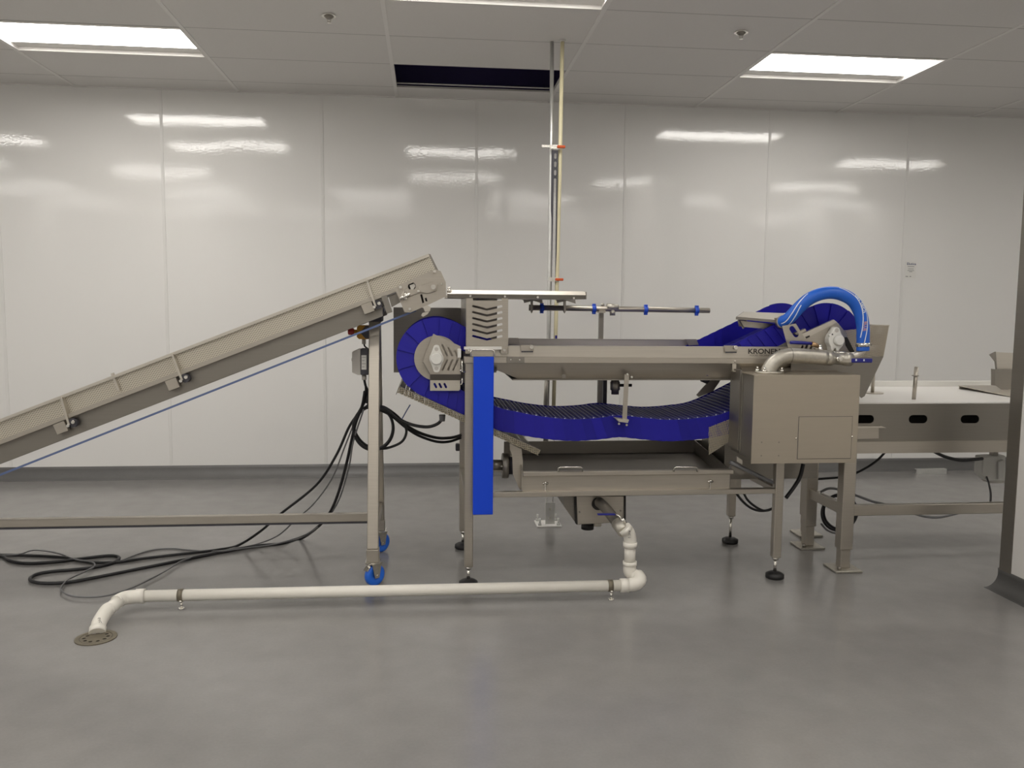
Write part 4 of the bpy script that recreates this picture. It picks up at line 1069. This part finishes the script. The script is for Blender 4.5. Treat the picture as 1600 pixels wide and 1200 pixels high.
B().ppoly([(1556, 550), (1612, 553), (1612, 580), (1557, 578)], 4.70, 4.704).done('back_sheet', 'steel_lt', hpz)
B().ppoly([(1546.5, 554), (1556, 549.5), (1558, 578), (1556.5, 578), (1555, 565)], 4.69, 4.698).done('bent_corner', 'steel_dk', hpz)
# junction box hanging under the table
p = W(1553, 730, 4.75)
jb = thing('junction_box', (p.x, 4.75, p.z-.08), 'white plastic junction box under the table beside the partition', 'box')
b = B(); b.ppoly([(1536, 714), (1572, 712), (1572, 752), (1545, 752), (1534, 742)], 4.72, 4.80); b.done('box_body', 'plaswhite', jb, bevel=.006)
b = B(); b.ppoly([(1560, 722), (1569, 718), (1569, 746), (1560, 750)], 4.705, 4.72); b.done('box_cover', 'paper', jb, bevel=.004)
B().ppoly([(1548, 752), (1572, 752), (1572, 755), (1548, 755)], 4.72, 4.80).done('box_base', 'gbox', jb)
b = B(); b.box(p.x-.015, p.x+.015, 4.74, 4.78, W(1553, 713, 4.75).z, zl+.05); b.done('hanger_strap', 'steel_dk', jb)
# galvanised offcut on the floor by the wall
p = F(1412, 734); q = F(1463, 735)
oc = B(); oc.prism([(6.66, 0), (6.66, .042), (6.70, .042), (6.70, .038), (6.664, .038), (6.664, .004), (6.70, .004), (6.70, 0)], p.x, q.x, 'x')
oc.done('metal_offcut', 'galv', label='short galvanised channel offcut lying on the floor by the back wall', cat='metal channel')

# ------------------------------------------------------------------ conduit post
ux, uy = .785, 5.24
sp_ = thing('strut_post', (ux, uy, 0), 'slotted galvanised strut post bolted to the floor behind the washer', 'post')
bp = B().box(ux-.09, ux+.07, uy-.075, uy+.075, 0, .010).done('base_plate', 'white', sp_, bevel=.002)
for dx in (-.07, .05):
    for dy in (-.055, .055):
        b = B(); b.cyl((ux+dx, uy+dy, .01), (ux+dx, uy+dy, .055), .006, 8); b.cyl((ux+dx, uy+dy, .01), (ux+dx, uy+dy, .024), .012, 6); b.done('anchor_bolt', 'galv', sp_)
B().box(ux-.03, ux+.03, uy-.03, uy-.024, .01, .15).done('foot_angle', 'galv', sp_)
for z in (.05, .11): B().cyl((ux, uy-.036, z), (ux, uy-.03, z), .010, 6).done('foot_bolt', 'pol', sp_)
ztp = W(870, 236, uy).z
# channel: back and two side webs, front face with slots
n = int((ztp-.16)/.0508)
hs = [slot((ux+.004, .19+k*.0508), (ux+.004, .19+k*.0508+.020), .0075, 4) for k in range(n)]
B().prism([(ux-.0205, .15), (ux+.0205, .15), (ux+.0205, ztp), (ux-.0205, ztp)], uy-.0205, uy-.018, holes=hs).done('slotted_face', 'dslat', sp_)
B().box(ux-.0205, ux-.018, uy-.018, uy+.0205, .15, ztp).done('web', 'galv', sp_)
B().box(ux+.018, ux+.0205, uy-.018, uy+.0205, .15, ztp).done('web', 'galv', sp_)
for z in (W(870, 231, uy).z, W(870, 437, uy).z):
    B().box(ux-.03, ux+.03, uy-.032, uy-.022, z-.012, z+.012).done('clamp_strap', 'pol', sp_)
    B().box(ux+.012, ux+.062, uy-.046, uy-.026, z-.008, z+.008).done('orange_clip', 'orange', sp_, bevel=.003)
    if z > 2: B().box(ux-.085, ux-.030, uy-.046, uy-.026, z-.009, z+.009).done('wire_clip', 'pol', sp_, bevel=.002)
mc = thing('metal_conduit', (ux-.045, uy, 0), 'thin silver metal conduit rising beside the strut post to the ceiling', 'conduit')
xa = W(855.5, 540, uy).x; xb = W(863.5, 72, 5.30).x
B().tube([(xa-.01, uy-.03, .55), (xa, uy-.03, 1.2), (xb-.008, uy+.0, 2.3), (xb, 5.33, CH+.02)], .0125, 12).done('conduit_tube', 'galv', mc)
c = Vector((xa-.004, uy-.03, .98)); b = B(); b.cyl(c+Vector((0, 0, -.03)), c+Vector((0, 0, .03)), .021, 12); b.done('coupling', 'dslat', mc)
B().tube([(xa-.010, uy-.03, .55), (xa-.012, uy-.03, .80), (xa-.004, uy-.03, .98)], .014, 12).done('lower_tube', 'steel_dk', mc)
cp = thing('cream_pipe', (ux+.045, uy, 0), 'thin cream plastic pipe rising beside the strut post to the ceiling', 'pipe')
xc = W(868, 500, uy).x; xd = W(879, 66, 5.28).x
B().tube([(xc-.01, uy-.02, .62), (xc, uy-.02, 1.3), (xd-.012, uy, 2.3), (xd, 5.285, CH+.02)], .0125, 12).done('pipe_tube', 'cream', cp)
B().cyl((xd, 5.285, CH-.01), (xd, 5.285, CH+.0), .02, 14).done('ceiling_collar', 'tile', cp)
c = W(868.5, 529, uy-.03); B().box(c.x-.006, c.x+.006, uy-.046, uy-.034, c.z-.02, c.z+.02).done('blue_tag', 'lever', cp)

# ------------------------------------------------------------------ white drain pipe on the floor
pv = thing('drain_pipe', (0, 3.85, 0), 'white plastic drain pipe lying across the floor from washer to floor drain', 'pipe')
PR = .0265
pr_, pl_ = W(985, 914.5, 3.845), W(214, 931.5, 3.885)
B().cyl(pl_, pr_, PR, 20).done('long_pipe', 'pvc', pv)
# left end: two 45 degree bends down to the drain
dn = F(150, 997)
e0 = pl_.copy(); e1 = W(196, 934, 3.86); e2 = W(166, 955, 3.74); e3 = W(155.5, 972, 3.67); e4 = Vector((dn.x+.012, 3.60, .016))
B().tube(crom([pl_+Vector((.03, 0, 0)), e1, W(182, 941, 3.81)], 6), .031, 20).done('elbow', 'pvc', pv)
B().tube([W(186, 939, 3.82), e2], PR+.001, 20).done('short_pipe', 'pvc', pv)
el2 = B().tube(crom([W(172, 950.5, 3.76), e2, e3, W(152.5, 985, 3.62)], 6), .0305, 20).done('elbow', 'pvc', pv)
B().tube([W(152.8, 981, 3.625), W(152, 990, 3.60)], .034, 20).done('socket', 'pvc', pv)
B().tube([pl_+Vector((-.004, 0, 0)), pl_+Vector((.035, 0, 0))], .0335, 20).done('socket', 'pvc', pv)
def stamp(x, y, Y, tilt):
    c = W(x, y, Y)
    o = flat_text('stamp', 'PVC 2', c.x, c.y, c.z, .036, .011, 'ink', pv); o.rotation_euler = (0, tilt, 0)
stamp(152.5, 966, 3.625, math.radians(75)); stamp(981.5, 829.5, 3.866, math.radians(88))
# right end: elbow, riser, upper bend
g0 = pr_; rx_ = W(985, 870, 3.90)
B().tube([pr_+Vector((-.05, 0, 0)), pr_+Vector((-.01, 0, 0))], .0335, 20).done('socket', 'pvc', pv)
B().tube(crom([pr_+Vector((-.02, 0, 0)), W(994, 912, 3.845), W(1000, 905, 3.86), W(996, 899, 3.89)], 6), .032, 20).done('elbow', 'pvc', pv)
B().tube(crom([W(997, 901, 3.885), W(989, 898, 3.905), W(984, 892, 3.91), W(984, 879, 3.91)], 6), .032, 20).done('elbow', 'pvc', pv)
B().tube([W(984, 883, 3.91), W(984, 877, 3.91)], .0345, 20).done('socket', 'pvc', pv)
B().tube([W(984, 880, 3.91), W(984.5, 850, 3.91)], PR+.001, 20).done('riser', 'pvc', pv)
B().tube([W(984.3, 855, 3.91), W(984.5, 847, 3.91)], .0345, 20).done('socket', 'pvc', pv)
B().tube(crom([W(984.3, 851, 3.91), W(984.5, 842, 3.91), W(982, 832, 3.905), W(976, 825, 3.90)], 6), .031, 20).done('elbow', 'pvc', pv)
B().tube([W(980, 830, 3.90), W(975, 824.5, 3.90)], .034, 20).done('socket', 'pvc', pv)
for x, y, Yc in ((282.5, 930, 3.882), (953.5, 915, 3.847)):
    g = thing('pipe_clamp', W(x, y+30, Yc), parent=pv)
    c = W(x, y, Yc)
    B().tube([c+Vector((-.012, 0, 0)), c+Vector((.012, 0, 0))], PR+.0025, 20).done('clamp_band', 'drain', g)
    b = B(); b.cyl((c.x+.004, c.y-.008, 0), (c.x+.004, c.y-.008, c.z-PR), .006, 8); b.ico((c.x+.004, c.y-.02, c.z-PR+.004), .009, 1); b.cyl((c.x+.004, c.y-.008, 0), (c.x+.004, c.y-.008, .006), .014, 10)
    b.done('support_bolt', 'pol', g)
# floor drain
fd = thing('floor_drain', (dn.x, dn.y, 0), 'round metal floor drain under the end of the white pipe', 'drain')
def ring(r0, r1, z0, z1, n=36):
    b = B(); b.prism(circ(dn.x, dn.y, r1, n), z0, z1, 'z', holes=[circ(dn.x, dn.y, r0, n)]); return b
ring(.064, .082, .0, .004).done('rim', 'drain', fd)
hs = []
for k in range(10):
    a = 2*PI*k/10+.2
    hs.append(circ(dn.x+.046*math.cos(a), dn.y+.046*math.sin(a), .008, 8))
B().prism(circ(dn.x, dn.y, .062, 36), .0012, .0035, 'z', holes=hs).done('grate', 'drain', fd)
B().cyl((dn.x, dn.y, .0002), (dn.x, dn.y, .0008), .063, 30).done('sump', 'dark', fd)

# ------------------------------------------------------------------ cables
def cable(name, pts, r, mat, label, cat='cable', group=None):
    return B().tube(crom(pts, 7), r, 8).done(name, mat, label=label, cat=cat, group=group)
def fl_(L, z): return [F(x, y, z) for x, y in L]
def air(L, ya, yb): return [W(x, y, ya+(yb-ya)*i/max(1, len(L)-1)) for i, (x, y) in enumerate(L)]
cable('power_cable', air([(572, 605), (572, 622), (560, 645), (545, 668), (525, 712), (494, 758), (437, 804), (407, 830)], 4.38, 4.75) +
      fl_([(372, 852), (340, 859), (306, 863), (262, 868), (219, 873), (188, 878), (150, 879), (125, 876), (100, 871), (50, 868), (0, 867), (-70, 866), (-220, 872), (-420, 866)], .008), .0075, 'cable',
      'black cable running from the conveyor leg straight along the floor to the left', 'cable')
cable('power_cable', air([(570, 612), (566, 634), (556, 660), (549, 690), (540, 730), (527, 775), (514, 803), (498, 822)], 4.40, 4.72) +
      fl_([(470, 842), (440, 849), (400, 853), (360, 860), (310, 870), (230, 886), (150, 902), (105, 910), (65, 911), (47, 906), (55, 898), (80, 893), (115, 890), (150, 886), (175, 880), (186, 873), (182, 869), (165, 868.5), (125, 873), (85, 878), (40, 880), (15, 876), (0, 869), (-60, 864), (-200, 862), (-420, 872)], .0085), .0085, 'cable',
      'thick black cable looping back on itself on the floor below the conveyor', 'cable')
cable('grey_cable', air([(571, 608), (565, 640), (552, 665), (538, 700), (520, 745), (492, 785), (462, 812), (432, 838)], 4.42, 4.80) +
      fl_([(390, 853), (340, 861), (300, 860), (270, 857), (240, 859), (215, 866), (190, 876)], .005), .0042, 'gcable',
      'thin grey cable running from the conveyor leg to the floor', 'cable')
cable('grey_cable', air([(568, 640), (552, 690), (545, 730), (530, 780), (510, 810), (480, 834)], 4.45, 4.75) +
      fl_([(430, 850), (380, 857), (320, 866), (285, 876), (262, 890), (240, 902), (205, 919), (170, 930), (140, 933), (112, 931), (97, 924), (96, 917), (106, 906), (128, 895), (146, 886), (147, 880), (138, 877), (118, 874), (95, 866), (72, 861), (50, 860), (30, 866), (0, 868), (-90, 872), (-260, 864)], .013), .0045, 'gcable',
      'thin grey cable making a wide loop on the floor near the drain', 'cable')
k = [(583+31*math.cos(t), 668+34*math.sin(t)) for t in [2*PI*i/20-1.2 for i in range(42)]]
cable('coiled_cable', [W(x+(.6*(i//20)), y+1.3*(i//20), 4.50+.012*(i//20)) for i, (x, y) in enumerate(k)], .0075, 'cable', 'coiled black cable hanging behind the conveyor leg')
cable('coiled_cable', air([(584, 634), (600, 636), (618, 648), (631, 662), (635, 675), (629, 689), (615, 697), (597, 701), (575, 697), (560, 684), (553, 665), (560, 645), (574, 634)], 4.52, 4.54), .0072, 'cable', 'single wide loop of black cable reaching right of the conveyor leg')
cable('machine_cable', air([(574, 632), (592, 636), (608, 642), (624, 655), (645, 664), (668, 667), (684, 662), (691, 654)], 4.42, 4.30), .0085, 'cable', 'black cable curving up into the gland under the drip tray')
cable('machine_cable', air([(574, 634), (594, 638), (612, 647), (634, 664), (655, 676), (682, 684), (704, 684), (720, 680)], 4.44, 4.72), .0085, 'cable', 'upper black cable sagging from conveyor leg to the washer leg')
cable('machine_cable', air([(574, 636), (594, 641), (612, 650), (634, 668), (655, 681), (682, 690), (702, 690), (720, 684)], 4.46, 4.72), .0075, 'cable', 'lowest black cable sagging from conveyor leg to the washer leg')
cable('control_cable', air([(569, 592), (571, 602), (575, 614), (573, 630)], 4.40, 4.42), .0065, 'cable', 'short black cable dropping from the grey control box')
cable('control_cable', air([(568.5, 536), (570, 541), (575, 545)], 4.405, 4.42), .004, 'cable', 'short thin cable below the emergency stop')
cable('tie_strap', air([(628, 655), (634, 644), (641, 632.5)], 4.43, 4.43), .003, 'strap', 'loose end of a blue cable tie sticking up from the cable bundle', 'cable tie')
cable('hanging_cable', air([(1150, 770), (1160, 783), (1172, 793), (1186, 798), (1200, 797), (1214, 791)], 4.45, 4.40), .007, 'cable', 'lower of two black cables sagging below the washer frame')
cable('hanging_cable', air([(1162, 770), (1168, 781), (1178, 790), (1192, 797.5), (1204, 796), (1216, 788)], 4.48, 4.42), .007, 'cable', 'upper of two black cables sagging below the washer frame')
cable('hanging_cable', air([(1385, 704), (1372, 718), (1355, 730), (1335, 740), (1318, 745), (1298, 747), (1270, 749)], 4.85, 4.80), .0075, 'cable', 'black cable drooping from the table edge behind the table legs')
cable('hanging_cable', air([(1255, 725), (1250, 745), (1240, 762), (1228, 778)], 4.25, 4.22), .011, 'cable', 'thick dark cable slanting down behind the right front leg of the washer')
k = [(1310+26*math.cos(t), 802+27*math.sin(t)) for t in [2*PI*i/18 for i in range(37)]]
cable('coiled_cable', [W(x+(3*(i//18)), y-2.5*(i//18), 4.52+.02*(i//18)) for i, (x, y) in enumerate(k)], .0075, 'cable', 'coil of black cable hanging behind the front leg of the table')
cable('hanging_cable', air([(1282, 769), (1296, 763), (1315, 766), (1340, 775), (1365, 784), (1395, 791), (1440, 806), (1470, 808), (1510, 798)], 4.50, 4.40), .007, 'gcable', 'dark cable running along the stretcher of the table')
cable('hanging_cable', air([(1283, 818), (1292, 828), (1306, 833), (1322, 830)], 4.50, 4.50), .006, 'gcable', 'grey cable loop low behind the front table leg')
cable('hanging_cable', air([(1455, 703), (1475, 713), (1500, 719), (1522, 718), (1540, 716)], 4.6, 4.74), .010, 'cable', 'thick black cable sagging below the table to the white junction box')
cable('hanging_cable', air([(1541, 744), (1545, 756), (1548, 772), (1547, 790)], 4.74, 4.26), .006, 'cable', 'short black cable hanging from the white junction box')
for o in bpy.data.objects:
    if 'wloc' in o: del o['wloc']
